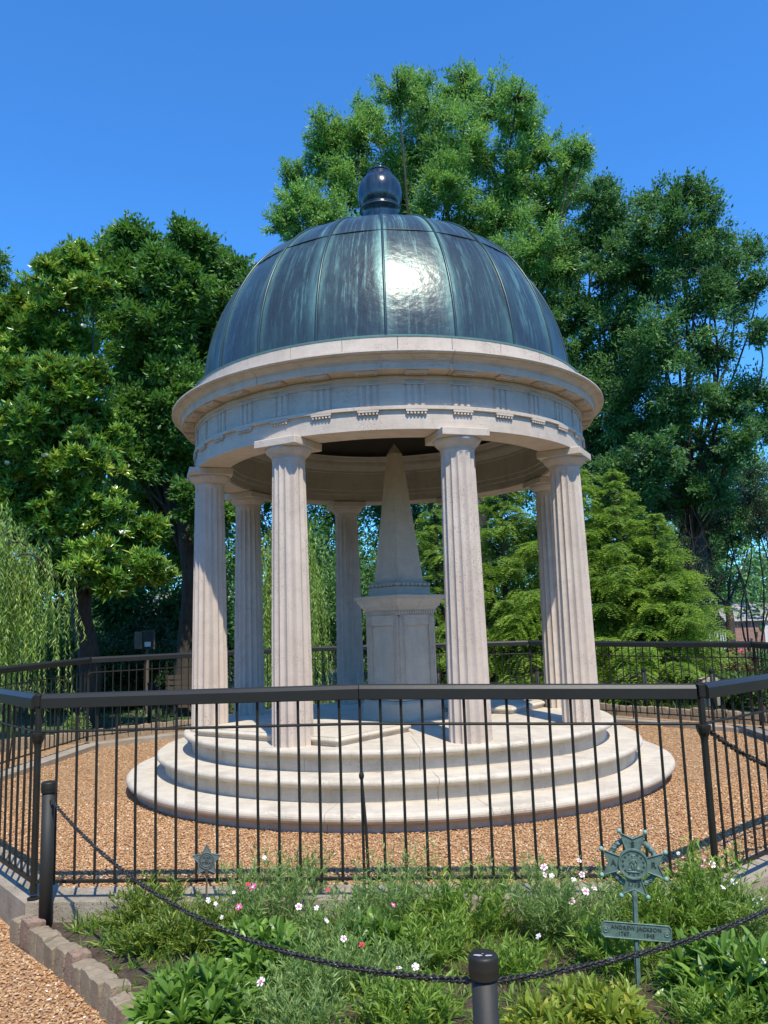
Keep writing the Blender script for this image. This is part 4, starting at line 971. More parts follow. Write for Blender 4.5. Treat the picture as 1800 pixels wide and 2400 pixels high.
# ------------------------------------------------------------------ trees
def crown(blobs, nleaf, L, W, sub=.30, dens=1.0, out=.55, droop=-.1, tvar=.18, flat=.75, rosette=0):
    """blobs: (x,y,z,r). leaves sit on many small twig clumps spread through each blob"""
    blobs = np.array(blobs, float); tot = (blobs[:, 3] ** 2).sum(); Ps, Ds, Ts, subs = [], [], [], []
    for x, y, z, r in blobs:
        nl = int(nleaf * r * r / tot); ns = max(6, int(26 * dens)); per = max(1, nl // ns)
        d = unit(rng.normal(size=(ns, 3))); rad = r * (rng.uniform(.1, 1.0, ns) ** .6 * rng.choice([1, 1, 1, 1.22], ns)); c = np.array([x, y, z]) + d * rad[:, None] * np.array([1, 1, .92])
        rs = r * sub * rng.uniform(.6, 1.25, ns); tt = rng.normal(.45, tvar, ns)
        for i in range(ns):
            subs.append((c[i], rs[i], (x, y, z)))
            if rosette:
                m = max(1, per // rosette); q = rng.normal(size=(m, 3)) * rs[i] * .55 * np.array([1, 1, flat]); ax = unit(q * .8 + d[i] * rs[i] * .8 + np.array([0, 0, rs[i] * .9]))
                for j in range(m):
                    k = np.arange(rosette); az = k * 2.4 + rng.uniform(0, 6); a3 = ax[j]; e1 = unit(np.cross(a3, (.2, .1, 1))); e2 = np.cross(a3, e1); sp = rng.uniform(.55, 1.25, rosette)
                    D = a3 * np.cos(sp)[:, None] + (e1 * np.cos(az)[:, None] + e2 * np.sin(az)[:, None]) * np.sin(sp)[:, None]
                    Ps.append(np.repeat((c[i] + q[j])[None], rosette, 0) - a3 * rng.uniform(0, .05, (rosette, 1))); Ds.append(D); Ts.append(np.clip(tt[i] + rng.normal(0, .22) + rng.normal(0, .10, rosette), 0, 1))
            else:
                q = rng.normal(size=(per, 3)) * rs[i] * .46 * np.array([1, 1, flat]) + (d[i] + np.array([0, 0, .35])) * (rng.normal(size=(per, 1)) * rs[i] * .55); D = unit(q / (rs[i] + 1e-9) * out * 1.6 + d[i] * .35 + rng.normal(size=(per, 3)) * .75 + np.array([0, 0, droop]))
                Ps.append(c[i] + q); Ds.append(D); Ts.append(np.clip(tt[i] + rng.normal(0, .17, per), 0, 1))
    P = np.concatenate(Ps); D = np.concatenate(Ds); T = np.concatenate(Ts); n = len(P)
    g = kites(P, D, L * rng.uniform(.45, 1.3, n), W * rng.uniform(.6, 1.25, n)); return g, T, subs
def limb(a, b, r0, r1, wob=.08, n=6):
    n = n + 3; a = np.array(a, float); b = np.array(b, float); t = np.linspace(0, 1, n)[:, None]; L = np.linalg.norm(b - a)
    P = a + (b - a) * t + np.sin(PI * t) * rng.normal(size=3) * L * wob * .35 + np.sin(2 * PI * t) * rng.normal(size=3) * L * wob * .35 + np.sin(3 * PI * t) * rng.normal(size=3) * L * wob * .15; return tube(P, np.linspace(r0, r1, n), 7, cap=False)
def tree(name, base, fork, r0, blobs, nleaf, L, W, lm, bm, label, cat='tree', group=None, forkr=.6, twigs=1.0, **k):
    t = thing(name, base, label, cat, group); base = np.array(base, float); fork = np.array(fork, float); gs = [limb(base, fork, r0, r0 * forkr, .05, 8)]
    g, T, subs = crown(blobs, nleaf, L, W, **k)
    B = np.array(blobs)
    for x, y, z, r in blobs:
        c = np.array([x, y, z - r * .2]); s = fork + (c - fork) * 0; lo = base + (fork - base) * rng.uniform(.75, 1.0); gs.append(limb(lo, c, r0 * .24 * min(1.2, .5 + r / 2), r0 * .05, .07, 8))
    for c, rs, b in subs:
        if rng.uniform() < .8 * twigs: gs.append(limb(np.array(b) - [0, 0, .2 * rs], c, r0 * .075 + .008, .006, .10, 4))
    ob('trunk', join(gs), bm, t, smooth=True); cr = ob('crown', g, lm, t, tint=T); return t, cr, subs
def PB(lst, Y, dY=0, k=1.085):
    """survey blobs: display px, py, r (px), optional depth offset"""
    out = []
    for q in lst:
        y = Y + (q[3] if len(q) > 3 else rng.uniform(-1, 1) * dY); p = at(q[0] * k, q[1] * k, y); dep = (p - CAM) @ F_; out.append((p[0], p[1], p[2], q[2] * k * dep / FPX))
    return out
Gz = -.74
# tall light tree behind the dome
bl = PB([(655, 450, 62), (640, 395, 45), (610, 480, 40), (715, 330, 60), (700, 285, 40), (775, 300, 65), (800, 245, 40), (860, 205, 48), (890, 180, 34), (930, 240, 62), (1000, 195, 44), (1010, 170, 24), (1060, 225, 60), (1115, 215, 38), (1135, 270, 50), (1170, 330, 52), (1230, 345, 44), (1262, 325, 24), (1215, 400, 55), (1010, 310, 85), (900, 330, 85), (820, 390, 75), (740, 410, 70), (1100, 380, 85), (1180, 450, 75), (960, 420, 90), (1070, 480, 85), (1150, 540, 80), (870, 460, 60), (720, 480, 55), (1120, 620, 75), (1200, 600, 60), (640, 500, 30)], 14, 1.6)
tree('ash_tree', (2.6, 14.5, Gz - .05), (2.7, 14.5, 5.5), .42, bl, 190000, .125, .050, L_CENTRE, M_BARK2, 'tallest light green tree rising behind the dome to the top of the photo', dens=1.5, sub=.24, forkr=.7)
# trees standing further back, closing the view under the crowns
for (lst, Y, lb, lm_, n_) in (([(560, 1000, 70), (640, 1060, 70), (720, 1110, 70), (560, 1120, 70), (480, 1060, 70), (640, 1180, 80), (520, 1220, 80), (760, 1200, 70), (700, 1280, 80), (440, 1180, 60)], 17, 'dark tree filling the view between the left columns', L_LEFT, 26000),
    ([(820, 1090, 70), (900, 1120, 70), (980, 1080, 70), (860, 1200, 80), (960, 1220, 80), (1060, 1100, 70), (1060, 1220, 80)], 19, 'dark tree closing the view behind the obelisk', L_RIGHT, 24000),
    ([(1150, 1040, 80), (1240, 1000, 80), (1320, 1020, 80), (1180, 1150, 90), (1300, 1140, 80), (1400, 1060, 70), (1390, 1180, 80), (1480, 1090, 60), (1500, 1200, 70), (1560, 1010, 60)], 17.5, 'deep green tree behind the hemlocks at right', L_RIGHT, 30000),
    ([(40, 1150, 90), (260, 1340, 60), (360, 1330, 55), (150, 1360, 60), (330, 1200, 60), (420, 1280, 50), (150, 1180, 80), (250, 1060, 80), (60, 1290, 90), (200, 1300, 70), (300, 1250, 60), (330, 1050, 80), (-40, 1000, 90), (120, 1000, 90)], 12.5, 'dark tree behind the magnolia', L_RIGHT, 52000),
    ([(1620, 1020, 50), (1650, 1090, 50), (1580, 1130, 55), (1500, 1220, 60), (1460, 1300, 50)], 19, 'lighter tree at the right edge far behind the crape myrtle', L_CENTRE, 12000)):
    b_ = PB(lst, Y, 1.0); cx_ = float(np.mean([q[0] for q in b_])); tree('background_tree', (cx_, Y, Gz - .05), (cx_, Y, 1.6), .20, b_, n_, .17, .075, lm_, M_BARK, lb, sub=.36, dens=1.0)
# dark trees at right
bl = PB([(1475, 415, 44), (1515, 430, 34), (1410, 440, 40), (1450, 480, 60), (1390, 520, 55), (1530, 500, 50), (1470, 570, 75), (1560, 560, 60), (1620, 545, 36), (1390, 620, 70), (1500, 660, 75), (1590, 640, 55), (1640, 600, 30), (1430, 740, 80), (1540, 750, 60), (1340, 700, 60), (1380, 830, 80), (1480, 850, 70), (1570, 880, 60), (1640, 720, 35), (1620, 850, 50), (1330, 900, 60), (1430, 950, 70), (1540, 970, 50), (1600, 960, 50), (1650, 930, 40), (1400, 1040, 55), (1500, 1040, 50), (1330, 1010, 50), (1450, 1080, 55), (1540, 1060, 45), (1420, 980, 60), (1360, 1100, 50), (1500, 1110, 50, 10.2), (1545, 1150, 45, 10.2), (1480, 1180, 50, 10.2), (1530, 1220, 45, 10.2), (1585, 1090, 45, 10.2)], 11, 1.4)
tree('oak_tree', (8.6, 12.8, Gz), (8.4, 12.8, 4.2), .30, bl, 150000, .12, .055, L_RIGHT, M_BARK, 'dark green tree at right whose rounded top stands clear against the sky', dens=1.2, sub=.27)
bl = PB([(1290, 440, 46), (1310, 410, 26), (1340, 480, 50), (1280, 520, 60), (1230, 560, 55), (1330, 580, 65), (1260, 650, 75), (1200, 680, 60), (1320, 760, 70), (1240, 780, 70), (1290, 850, 75), (1230, 880, 55), (1340, 950, 50), (1280, 960, 55)], 12.8, 1.0)
tree('oak_tree', (6.2, 13.2, Gz), (5.9, 13, 4.5), .30, bl, 80000, .12, .054, L_RIGHT, M_BARK, 'darker middle tree between the dome and the right-hand tree', dens=1.2, sub=.27)
# left group
bl = PB([(290, 520, 42), (320, 545, 40), (250, 530, 34), (395, 520, 42), (430, 545, 42), (350, 580, 50), (460, 580, 46), (510, 580, 34), (540, 620, 30), (230, 590, 50), (290, 620, 60), (400, 630, 65), (480, 660, 60), (340, 700, 70), (250, 700, 60), (430, 750, 70), (300, 800, 70), (380, 850, 75), (440, 870, 60), (270, 900, 65), (350, 960, 65), (410, 980, 60), (430, 1080, 50), (350, 1060, 60), (480, 740, 50), (280, 1000, 55), (390, 1170, 50), (460, 1120, 50)], 8.2, 1.3)
tree('hickory_tree', tuple(np.append(at(433, 1500, 8.6)[:2], Gz)), tuple(at(430, 1200, 8.6)), .28, bl, 150000, .145, .070, L_LEFT, M_BARK, 'broad dark green tree left of the dome with the thick trunk beside the left column', dens=1.7, sub=.30, forkr=.8)
bl = PB([(135, 590, 48), (170, 560, 36), (110, 580, 30), (200, 620, 46), (60, 650, 44), (15, 680, 40), (120, 660, 55), (60, 730, 60), (150, 740, 60), (-20, 760, 50), (30, 820, 60), (110, 830, 65), (190, 820, 55), (60, 910, 60), (150, 930, 65), (0, 980, 50), (90, 1000, 60), (190, 1020, 60), (240, 950, 40), (30, 1080, 50), (130, 1110, 60), (230, 1120, 60), (270, 1180, 50), (200, 1210, 55), (320, 1150, 42), (310, 1220, 40), (130, 1220, 50), (240, 1260, 40), (350, 1240, 30), (130, 1020, 60), (60, 1010, 55), (90, 930, 55), (200, 900, 50), (30, 930, 50), (180, 980, 50)], 5.4, .7)
mg = tree('magnolia_tree', tuple(np.append(at(207, 1500, 6.8)[:2], Gz)), tuple(at(205, 1330, 6.8)), .23, bl, 130000, .150, .056, L_MAG, M_BARK, 'magnolia at left with glossy yellow green leaf rosettes and a few cream blossoms', dens=1.8, sub=.30, rosette=9, tvar=.2, flat=.8, forkr=.85)
for px, py in ((50, 962), (15, 1003), (200, 962), (262, 1153), (233, 1192), (178, 705), (98, 985)):
    c = at(px * 1.085, py * 1.085, 4.75); n_ = 9; D = rdir(n_, .1, 1.2); g = blades(np.repeat(c[None], n_, 0), D, .085, .060, .0, 3); ob('blossom', g, M_MAGF, mg[0])
bl = PB([(-5, 560, 22), (5, 600, 22), (-15, 640, 30), (-60, 600, 60), (-60, 700, 60)], 9.5, .4)
tree('cherry_tree', tuple(np.append(at(-150, 1500, 9.5)[:2], Gz)), tuple(at(-120, 1000, 9.5)), .2, bl, 9000, .12, .05, L_RIGHT, M_BARK, 'sliver of a dark tree at the far left edge above the magnolia', sub=.3)
# weeping willows
def willow(base, spread, top, nstr, length, label, hw=None):
    t = thing('weeping_tree', base, label, 'tree', None); b = np.array(base); gs = [limb(b, (b[0], b[1], top * .72), .09, .05)]; Ps, Ds, Ts, tw = [], [], [], []
    arms = []
    for i in range(18):
        a = rng.uniform(0, 2 * PI); R = spread * rng.uniform(.3, 1.0); h0 = top * rng.uniform(.55, .85); end = np.array([b[0] + R * math.cos(a), b[1] + R * math.sin(a), top * rng.uniform(.48, 1.05)])
        s = np.array([b[0], b[1], h0]); tt = np.linspace(0, 1, 8)[:, None]; P = s + (end - s) * tt; P[:, 2] += np.sin(PI * tt[:, 0]) * .35; arms.append(P); gs.append(tube(P, np.linspace(.03, .008, 8), 5, cap=False))
    for i in range(nstr):
        P = arms[rng.integers(len(arms))]; p0 = P[rng.integers(2, 8)] + rng.normal(0, .16, 3); Ls = min(length * rng.uniform(.25, 1.15), p0[2] - Gz - .15); m = int(Ls / .045)
        dx = rng.normal(0, .10, 2) + (p0[:2] - b[:2]) * .10; s = np.linspace(0, 1, m); sway = rng.uniform(0, 6); Q = np.stack([p0[0] + dx[0] * np.sqrt(s) + .02 * np.sin(s * 5 + sway), p0[1] + dx[1] * np.sqrt(s), p0[2] + .08 * np.sin(PI * np.clip(s * 4, 0, 1)) - Ls * s], -1)
        if m < 3: continue
        tw.append(tube(Q[::max(1, m // 6)], .0028, 3, cap=False)) if len(Q[::max(1, m // 6)]) > 1 else None
        k = 2; Pq = np.repeat(Q, k, 0); nn_ = len(Pq); D = np.stack([rng.normal(0, .55, nn_), rng.normal(0, .55, nn_), -1 + rng.normal(0, .25, nn_)], -1); Ps.append(Pq); Ds.append(D); Ts.append(np.clip(rng.normal(.45, .1) + rng.normal(0, .15, nn_), 0, 1))
    P = np.concatenate(Ps); D = np.concatenate(Ds); n = len(P); ob('trunk', join(gs), M_BARK2, t, smooth=True)
    ob('crown', blades(P, D, .10 * rng.uniform(.6, 1.2, n), .0155, .1, 2), L_WIL, t, tint=np.repeat(np.concatenate(Ts), 2)); ob('hanging_twigs', join(tw), M_BARK2, t)
willow((-6.55, 3.6, Gz), 1.05, 3.15, 400, 2.3, 'weeping willow-like tree at the left edge hanging down behind the left fence')
p = at(700, 1500, 7.2); willow((p[0], 7.2, Gz), .95, 3.35, 420, 2.6, 'second weeping tree seen between the left columns behind the tomb')
# hemlocks
def hemlock(base, H, R, label, nb=185, lean=0):
    t = thing('hemlock_tree', base, label, 'tree', None); b = np.array(base, float); gs = [tube([b, b + [0, 0, H * .5], b + [.03, 0, H * .98]], [.08, .05, .01], 7)]; Ps, Ds, Ls, Ts = [], [], [], []
    for i in range(nb):
        u = (i + rng.uniform(0, 1)) / nb; z = H * (.03 + .96 * u); ln = R * (1 - u) ** .75 * rng.uniform(.50, 1.15) + .10; a = i * 2.4 + rng.normal(0, .6); d = np.array([math.cos(a), math.sin(a), 0]); s = np.linspace(0, 1, 9)
        Q = b + np.array([0, 0, z]) + d * (ln * s)[:, None]; Q[:, 2] += ln * ((.55 + rng.normal(0, .12)) * s - (.42 + rng.normal(0, .06)) * s ** 2.6); gs.append(tube(Q, np.linspace(.014, .004, 9), 4, cap=False)); side = np.array([-d[1], d[0], 0]); tb = rng.normal(.5, .10)
        nt_ = int(8 + ln * 16)
        for j in range(nt_):
            s0 = .15 + .85 * (j + rng.uniform(0, 1)) / nt_; p0 = np.array([np.interp(s0, s, Q[:, q]) for q in range(3)]); tl = ln * .36 * (1.1 - s0 * .75) + .06
            for sg in (-1, 1):
                dd = unit(d * .75 + side * sg * .9 + np.array([0, 0, .10 + rng.normal(0, .30)])); m = max(3, int(tl / .034)); ss = np.linspace(.05, 1, m); W_ = p0 + dd * (tl * ss)[:, None]; W_[:, 2] -= tl * .50 * ss ** 2
                for sg2 in (-1, 1):
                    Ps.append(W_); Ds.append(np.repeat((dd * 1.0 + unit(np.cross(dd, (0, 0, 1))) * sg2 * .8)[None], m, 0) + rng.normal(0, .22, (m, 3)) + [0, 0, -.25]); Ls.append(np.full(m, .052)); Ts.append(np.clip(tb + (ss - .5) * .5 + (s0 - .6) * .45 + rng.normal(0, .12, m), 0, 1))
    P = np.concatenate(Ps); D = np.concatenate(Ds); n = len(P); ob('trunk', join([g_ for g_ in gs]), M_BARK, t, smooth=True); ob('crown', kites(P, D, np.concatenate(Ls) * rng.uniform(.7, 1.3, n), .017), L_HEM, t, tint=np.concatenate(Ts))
for px, Y, H, R, lb in ((1340, 8.8, 6.3, 2.15, 'tallest bright green hemlock just right of the tomb'), (1465, 8.3, 5.2, 1.75, 'second hemlock right of the tomb, slightly shorter'), (1555, 7.9, 4.1, 1.65, 'smaller hemlock sloping down at right in front of the bare twiggy shrubs'),
                        (1190, 9.0, 5.9, 1.8, 'hemlock seen between the right front column and the back column'), (1030, 9.4, 5.0, 1.5, 'hemlock straight behind the obelisk')):
    p = at(px, 1500, Y); hemlock((p[0], Y, Gz), H, R, lb)
# small trees and shrubs at right
for k, (px, Y, ht, lb) in enumerate(((1775, 13, 4.4, 'slim multi-trunked crape myrtle standing in front of the brick outbuilding'), (1850, 12, 4.6, 'slim crape myrtle at the right edge'))):
    b = at(px, 1500, Y); t = thing('crape_myrtle', (b[0], Y, Gz - .02), lb, 'tree'); gs = []; bl = []
    for q in range(5):
        a = q * 1.26 + k; top = np.array([b[0] + .75 * math.cos(a), Y + .6 * math.sin(a), ht * rng.uniform(.72, 1.05)]); gs.append(limb((b[0] + .05 * math.cos(a), Y + .05 * math.sin(a), Gz - .02), top, .030, .010, .07, 8)); bl.append((top[0], top[1], top[2], .62)); bl.append((top[0] + rng.normal() * .3, top[1], top[2] * .78, .42))
    g, T, subs = crown(bl, 8500, .075, .034, sub=.34)
    for c, rs, b_ in subs: gs.append(limb(b_, c, .010, .004, .1, 4))
    ob('trunk', join(gs), M_BARK, t, smooth=True); ob('crown', g, L_MYR, t, tint=T)
def bush(c, r, h, n, L, lm, label, name='shrub', cat='shrub', nbl=7, **k):
    t = thing(name, tuple(c), label, cat); bl = []
    for i in range(nbl): a = rng.uniform(0, 2 * PI); q = r * rng.uniform(0, .62); bl.append((c[0] + q * math.cos(a), c[1] + q * math.sin(a), c[2] + h * rng.uniform(.25, .72), min(r, h) * .46))
    g, T, subs = crown(bl, n, L, L * .42, **k); ob('stems', join([limb((c[0] + rng.normal() * r * .08, c[1], c[2]), (x, y, z), .02, .006, .08, 5) for x, y, z, _ in bl]), M_BARK, t); ob('foliage', g, lm, t, tint=T)
def twiggy(c, h, r, label):
    t = thing('bare_shrub', tuple(c), label, 'shrub'); gs = []
    for i in range(34):
        a = rng.uniform(0, 2 * PI); top = np.array(c) + [r * rng.uniform(.2, 1) * math.cos(a), r * rng.uniform(.2, 1) * math.sin(a), h * rng.uniform(.6, 1)]; P0 = np.array(c) + rng.normal(0, .08, 3) * [1, 1, 0]; gs.append(limb(P0, top, .02, .005, .07, 6))
        for q in range(9): s0 = rng.uniform(.3, 1); p0 = P0 + (top - P0) * s0; gs.append(limb(p0, p0 + rng.normal(0, .32, 3) + [0, 0, .28], .007, .0025, .1, 4))
    ob('branches', join(gs), M_BARK2, t)
    bl = [(c[0] + rng.normal() * r * .4, c[1], c[2] + h * rng.uniform(.4, .95), r * .4) for _ in range(8)]; g, T, s_ = crown(bl, 7000, .06, .026, sub=.4); ob('foliage', g, L_MYR, t, tint=T)
p = at(1600, 1500, 11); twiggy((p[0], 11, Gz), 4.4, 1.2, 'brown twiggy half bare shrub behind the smallest hemlock')
p = at(1655, 1500, 13.5); twiggy((p[0], 13.5, Gz), 4.9, .8, 'thin twiggy shrub just left of the crape myrtle')
for px, Y, r, h, n, L, lm, lb in ((1560, 30, 2.2, 3.6, 9000, .17, L_BUSH, 'bright green bush left of the brick outbuilding'), (1790, 50, 5.5, 8.5, 12000, .30, L_BUSH, 'big bright bush above the outbuilding roof'), (1440, 22, 3.0, 4.6, 9000, .17, L_RIGHT, 'dark bush deep behind the hemlocks at right'),
    (235, 9.8, 1.2, 2.0, 9000, .11, L_MYR, 'dark shrub between the magnolia trunk and the information board'), (395, 10.4, 1.1, 2.3, 9000, .11, L_MYR, 'dark shrub right of the information board'), (300, 12, 2.2, 2.3, 16000, .12, L_MYR, 'dark low shrub behind the information board'), (420, 13, 2.2, 2.6, 15000, .12, L_MYR, 'dark shrub between the left trunks'), (120, 10.5, 2.0, 2.2, 9000, .13, L_RIGHT, 'dark shrub behind the left weeping tree'),
    (560, 14, 2.6, 4.2, 9000, .16, L_RIGHT, 'tall dark shrub seen between the left columns'), (830, 15, 3.0, 5.0, 12000, .16, L_RIGHT, 'tall dark shrub behind the obelisk'), (900, 11.3, 1.1, 3.0, 6000, .17, L_BUSH, 'light leaved sapling just left of the obelisk'), (730, 17, 3.2, 6.0, 9000, .18, L_RIGHT, 'dark tall shrub behind the second weeping tree'), (1200, 14, 2.6, 5.4, 9000, .15, L_RIGHT, 'dark tall shrub behind the hemlocks'),
    (1690, 10.5, .9, .9, 5000, .07, L_RED, 'bronze red low shrub left of the outbuilding door'), (1790, 11, .7, 1.0, 4000, .09, L_RIGHT, 'dark round shrub under the crape myrtle'), (1700, 7.2, 1.1, .62, 5000, .13, L_BUSH, 'bright daylily foliage behind the right fence'), (1800, 6.0, 1.0, .55, 5000, .12, L_BUSH, 'bright low foliage at the right edge behind the fence'),
    (190, 4.7, .5, .38, 2500, .06, L_DIA, 'grey green flowering clump outside the far left fence panel')):
    p = at(px, 1500, Y); bush((p[0], Y, Gz - max(0, (math.hypot(p[0], Y) - 14)) * .012), r, h, n, L, lm, lb, nbl=10 if h > 3 else 7)
# far wood, one mass; unseen arc behind the camera added to cut sky light
bl = []
for i in range(92):
    a = math.radians(360 * i / 92); R_w = 52 + rng.uniform(-5, 5) - (26 if math.cos(a) < .2 else 0); bl.append((R_w * math.sin(a), R_w * math.cos(a) - 5, 2.6 + rng.uniform(-1, 1.5), 4.2)); bl.append((R_w * math.sin(a) + 1, R_w * math.cos(a), -.2, 3.2))
g, T, s_ = crown(bl, 110000, .50, .26, sub=.42, dens=.8); ob('far_wood', g, L_RIGHT, kind='stuff', tint=T, label='far wood of mixed green trees closing the view, carried round unseen to cut sky light', cat='wood')
# undergrowth in the dark below the left trees
P = scat(2600, -13, 1, 7.2, 16); gs, tn = [], []
D = rdir(2600 * 6, .2, 1.4); P3 = np.repeat(np.concatenate([P, np.full((2600, 1), Gz)], 1), 6, 0) + rng.normal(0, .05, (15600, 3)) * [1, 1, 0]
ob('undergrowth', blades(P3, D, rng.uniform(.08, .32, 15600), .02, .4, 2), L_MYR, kind='stuff', tint=np.repeat(rng.uniform(0, 1, 15600), 2), label='low dark undergrowth beneath the trees left of the tomb', cat='undergrowth')
# ------------------------------------------------------------------ far things
def brick_mat(nm, c1, c2, mo, sc=1.0):
    m, nt, b, o = mat(nm); g = N(nt); br = g.n('TexBrick'); sp = g.n('SeparateXYZ'); g.l(g.pos(), sp.inputs[0]); cv = g.n('CombineXYZ'); g.l(g.math('ADD', sp.outputs[0], sp.outputs[1]), cv.inputs[0]); g.l(sp.outputs[2], cv.inputs[1]); g.l(cv.outputs[0], br.inputs[0])
    br.inputs['Scale'].default_value = sc; br.inputs['Color1'].default_value = c1 + (1,); br.inputs['Color2'].default_value = c2 + (1,); br.inputs['Mortar'].default_value = mo + (1,); br.inputs['Brick Width'].default_value = .22; br.inputs['Row Height'].default_value = .075; br.inputs['Mortar Size'].default_value = .01
    g.l(br.outputs['Color'], b.inputs['Base Color']); b.inputs['Roughness'].default_value = .9; return m
M_BRICK = brick_mat('red brickwork', (.36, .13, .08), (.27, .10, .07), (.42, .36, .30))
M_SHAKE = plain('silver wood shingles', (.36, .33, .30), .9, 0, 12, .02, .35, 5)
def outbuilding(c, w_, d_, hw_, hr, rz, label, door=True, zg=0):
    t = thing('brick_outbuilding', (c[0], c[1], zg), label, 'building')
    def X(g_): return xf(g_, (c[0], c[1], zg), rz)
    V, F = box((0, 0, hw_ / 2), (w_, d_, hw_)); ob('wall', X((V, F)), M_BRICK, t)
    gb = (np.array([(-w_ / 2, -d_ / 2 + .01, hw_), (w_ / 2, -d_ / 2 + .01, hw_), (-w_ / 2, 0, hw_ + hr * .9), (w_ / 2, 0, hw_ + hr * .9), (-w_ / 2, d_ / 2 - .01, hw_), (w_ / 2, d_ / 2 - .01, hw_)]), [(0, 2, 4), (1, 5, 3)]); ob('gable', X(gb), M_BRICK, t)
    rows = []
    nr = 7; ov = .22
    for s in (-1, 1):
        for k in range(nr):
            y0 = -(d_ / 2 + ov) * (1 - k / nr); y1 = -(d_ / 2 + ov) * (1 - (k + 1.25) / nr); z0 = hw_ - .08 + (hr + .1) * k / nr; z1 = hw_ - .08 + (hr + .1) * (k + 1.25) / nr; nsh = 22
            for q in range(nsh):
                xa = -w_ / 2 - ov + (w_ + 2 * ov) * q / nsh + .008; xb = xa + (w_ + 2 * ov) / nsh - .016; dz = rng.uniform(0, .02); P4 = [(xa, y0, z0 + .05 + dz), (xb, y0, z0 + .05 + dz), (xb, y1, z1 + .01), (xa, y1, z1 + .01), (xa, y0, z0 + .01 + dz), (xb, y0, z0 + .01 + dz), (xb, y1, z1 - .03), (xa, y1, z1 - .03)]
                P4 = [(x, s * y * -1 if s == 1 else y, z) for x, y, z in P4]; rows.append((np.array(P4), [(0, 1, 2, 3), (7, 6, 5, 4), (0, 4, 5, 1), (1, 5, 6, 2), (2, 6, 7, 3), (3, 7, 4, 0)]))
    ob('roof', X(join(rows)), M_SHAKE, t)
    if door:
        fr_ = ob('door_frame', X(join([box((-.62, -d_ / 2 - .02, .98), (.13, .10, 1.96)), box((.62, -d_ / 2 - .02, .98), (.13, .10, 1.96)), box((0, -d_ / 2 - .03, 2.02), (1.55, .14, .14))])), M_WHITE, t)
        ob('door', X(join([box((0, -d_ / 2 - .012, .97), (1.1, .05, 1.9))] + [box((0, -d_ / 2 - .04, .25 + q * .28), (1.04, .02, .20)) for q in range(6)])), M_WHITE, t)
    return t
p = at(1750, 1500, 40); outbuilding((p[0] + 1.0, 40), 5.4, 4.0, 2.05, .95, -.05, 'small brick outbuilding with grey shingle roof and white door at the right edge', zg=-1.25)
p = at(300, 1470, 44); outbuilding((p[0], 44), 9, 6, 3.0, 2.0, .1, 'red brick building glimpsed under the left trees', door=False, zg=-1.2)
p = at(420, 1470, 52); outbuilding((p[0] + 1.5, 52), 6, 5, 3.6, 2.0, -.1, 'second red brick building glimpsed beside the left column', door=False, zg=-1.2)
def picket(x0, x1, Y, z, label):
    n_ = int((x1 - x0) / .16); t = thing('picket_fence', ((x0 + x1) / 2, Y, z), label, 'fence'); ob('pales', join([box((x0 + i * .16, Y, z + .5), (.08, .025, 1.0)) for i in range(n_)]), M_WHITE, t)['kind'] = 'stuff'
    ob('rail', box(((x0 + x1) / 2, Y + .04, z + .8), (x1 - x0, .05, .08)), M_WHITE, t); ob('rail', box(((x0 + x1) / 2, Y + .04, z + .25), (x1 - x0, .05, .08)), M_WHITE, t)
p = at(255, 1470, 34); picket(p[0] - 1.5, p[0] + 3.4, 34, -.80, 'white picket fence glimpsed under the left trees')
p = at(1690, 1470, 38); picket(p[0] - 2, p[0] + .75, 38, -.85, 'short white picket fence against the brick outbuilding')
p = at(338, 1500, 9.2); t = thing('information_board', (p[0], 9.2, Gz), 'two-part information board on a post under the left trees', 'sign')
zc = p[2]; dpt = .0100
ob('post', tube([(p[0] + .06, 9.26, Gz), (p[0] + .06, 9.26, zc + .1)], .04, 8), M_WOOD, t)
ob('panel', box((p[0] - .135, 9.2, zc), (.18, .03, .40), .25), M_PANEL, t); ob('panel', box((p[0] + .10, 9.2, zc), (.27, .03, .40), -.12), M_SIGN, t)
ob('panel_frame', join([xf(box((sx, 0, 0), (.02, .05, .42)), (p[0] + .10, 9.19, zc), -.12) for sx in (-.145, .145)] + [xf(box((0, 0, .205), (.30, .05, .02)), (p[0] + .10, 9.19, zc), -.12)]), M_WOOD, t)
ob('notice', xf(box((-.01, -.018, -.10), (.15, .004, .11)), (p[0] + .10, 9.2, zc), -.12), M_WHITE, t)
p = atz(435, 1640, Gz); Yb = 8.0; p = at(435, 1600, Yb); t = thing('park_bench', (p[0], Yb, Gz), 'plain wooden bench, colour darkened for shade, behind the back left fence panel', 'bench')
M_SHADEWOOD = plain('shaded bench wood', (.07, .055, .04), .8, 0, 30, .002)  # wood colour darkened to stand in for the tree shade here
ob('seat', join([box((p[0], Yb - .1 + q * .13, Gz + .45), (1.0, .11, .03)) for q in range(3)]), M_SHADEWOOD, t); ob('backrest', join([box((p[0], Yb + .25, Gz + .62 + q * .12), (1.0, .025, .09)) for q in range(3)]), M_SHADEWOOD, t)
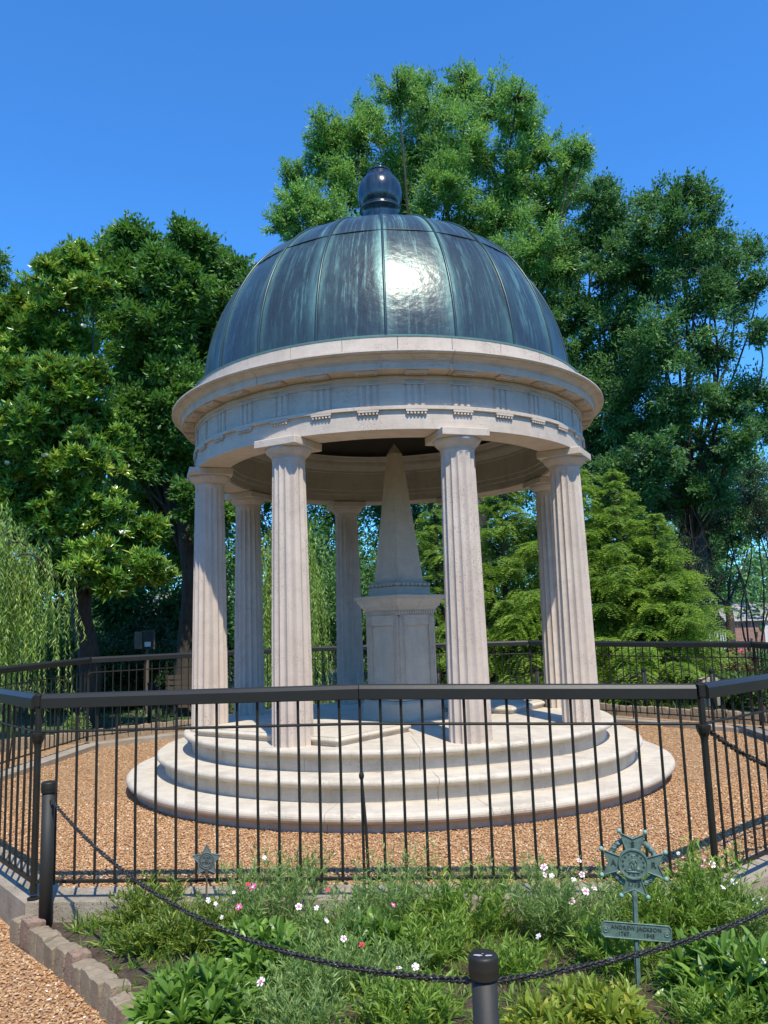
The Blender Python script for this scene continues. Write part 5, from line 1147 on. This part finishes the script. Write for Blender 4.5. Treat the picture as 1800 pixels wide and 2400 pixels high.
for sx in (-1, 1): ob('leg', join([box((p[0] + sx * .44, Yb + .27, Gz + .45), (.06, .05, .9)), box((p[0] + sx * .44, Yb - .12, Gz + .215), (.06, .05, .43))]), M_SHADEWOOD, t)
p = at(1658, 1592, 5.3); ob('white_stone', join([rough_block((p[0], 5.3, p[2] - .22), (.34, .20, .50), .2, (0, 0))]), M_COPING, base=(p[0], 5.3, Gz), label='small pale squared stone marker standing behind the right fence by two bollards', cat='stone')
# low stone edging of the beds outside the court
for k, (R0, lb) in enumerate(((1.78, 'low brick edging line round the outer beds'),)):
    o8 = octoff(R0); gs = []
    for q in (2, 3, 4, 5, 6):
        A, B = o8[q], o8[(q + 1) % 8]; n_ = 26; d = (B - A) / n_; rz = math.atan2(d[1], d[0])
        for i in range(n_): c_ = A + d * (i + .5); gs.append(rough_block((c_[0], c_[1], -.63 + rng.normal() * .01), (np.linalg.norm(d) * .95, .12, .24), rz, (0, rng.normal() * .03)))
    ob('outer_edging', join(gs), M_EDGE, kind='structure')
n_ = 900; P = scat(n_, 4, 11, 6.5, 12); P3 = np.repeat(np.concatenate([P, np.full((n_, 1), Gz)], 1), 9, 0) + rng.normal(0, .06, (n_ * 9, 3)) * [1, 1, 0]
ob('bed_grass', blades(P3, rdir(n_ * 9, .5, 1.5), rng.uniform(.1, .4, n_ * 9), .016, .35, 3), L_BUSH, kind='stuff', tint=np.repeat(rng.uniform(.2, 1, n_ * 9), 3), label='long bright grassy leaves in the bed behind the right fence', cat='grass')
for i, (px, Y) in enumerate(((1663, 8.5), (1738, 8.4), (1712, 8.6))):
    p = at(px, 1522 + i * 6, Y); t = thing('daylily', (p[0], Y, Gz), ['leftmost orange red daylily behind the right fence', 'rightmost orange red daylily behind the right fence', 'middle orange daylily behind the right fence'][i], 'flower')
    ob('stem', tube([(p[0], Y, Gz), (p[0], Y, p[2])], .006, 5), L_BUSH, t); ob('bloom', blades(np.repeat(p[None], 6, 0), rdir(6, .3, 1.0), .10, .035, .3, 3), M_PETALR, t)
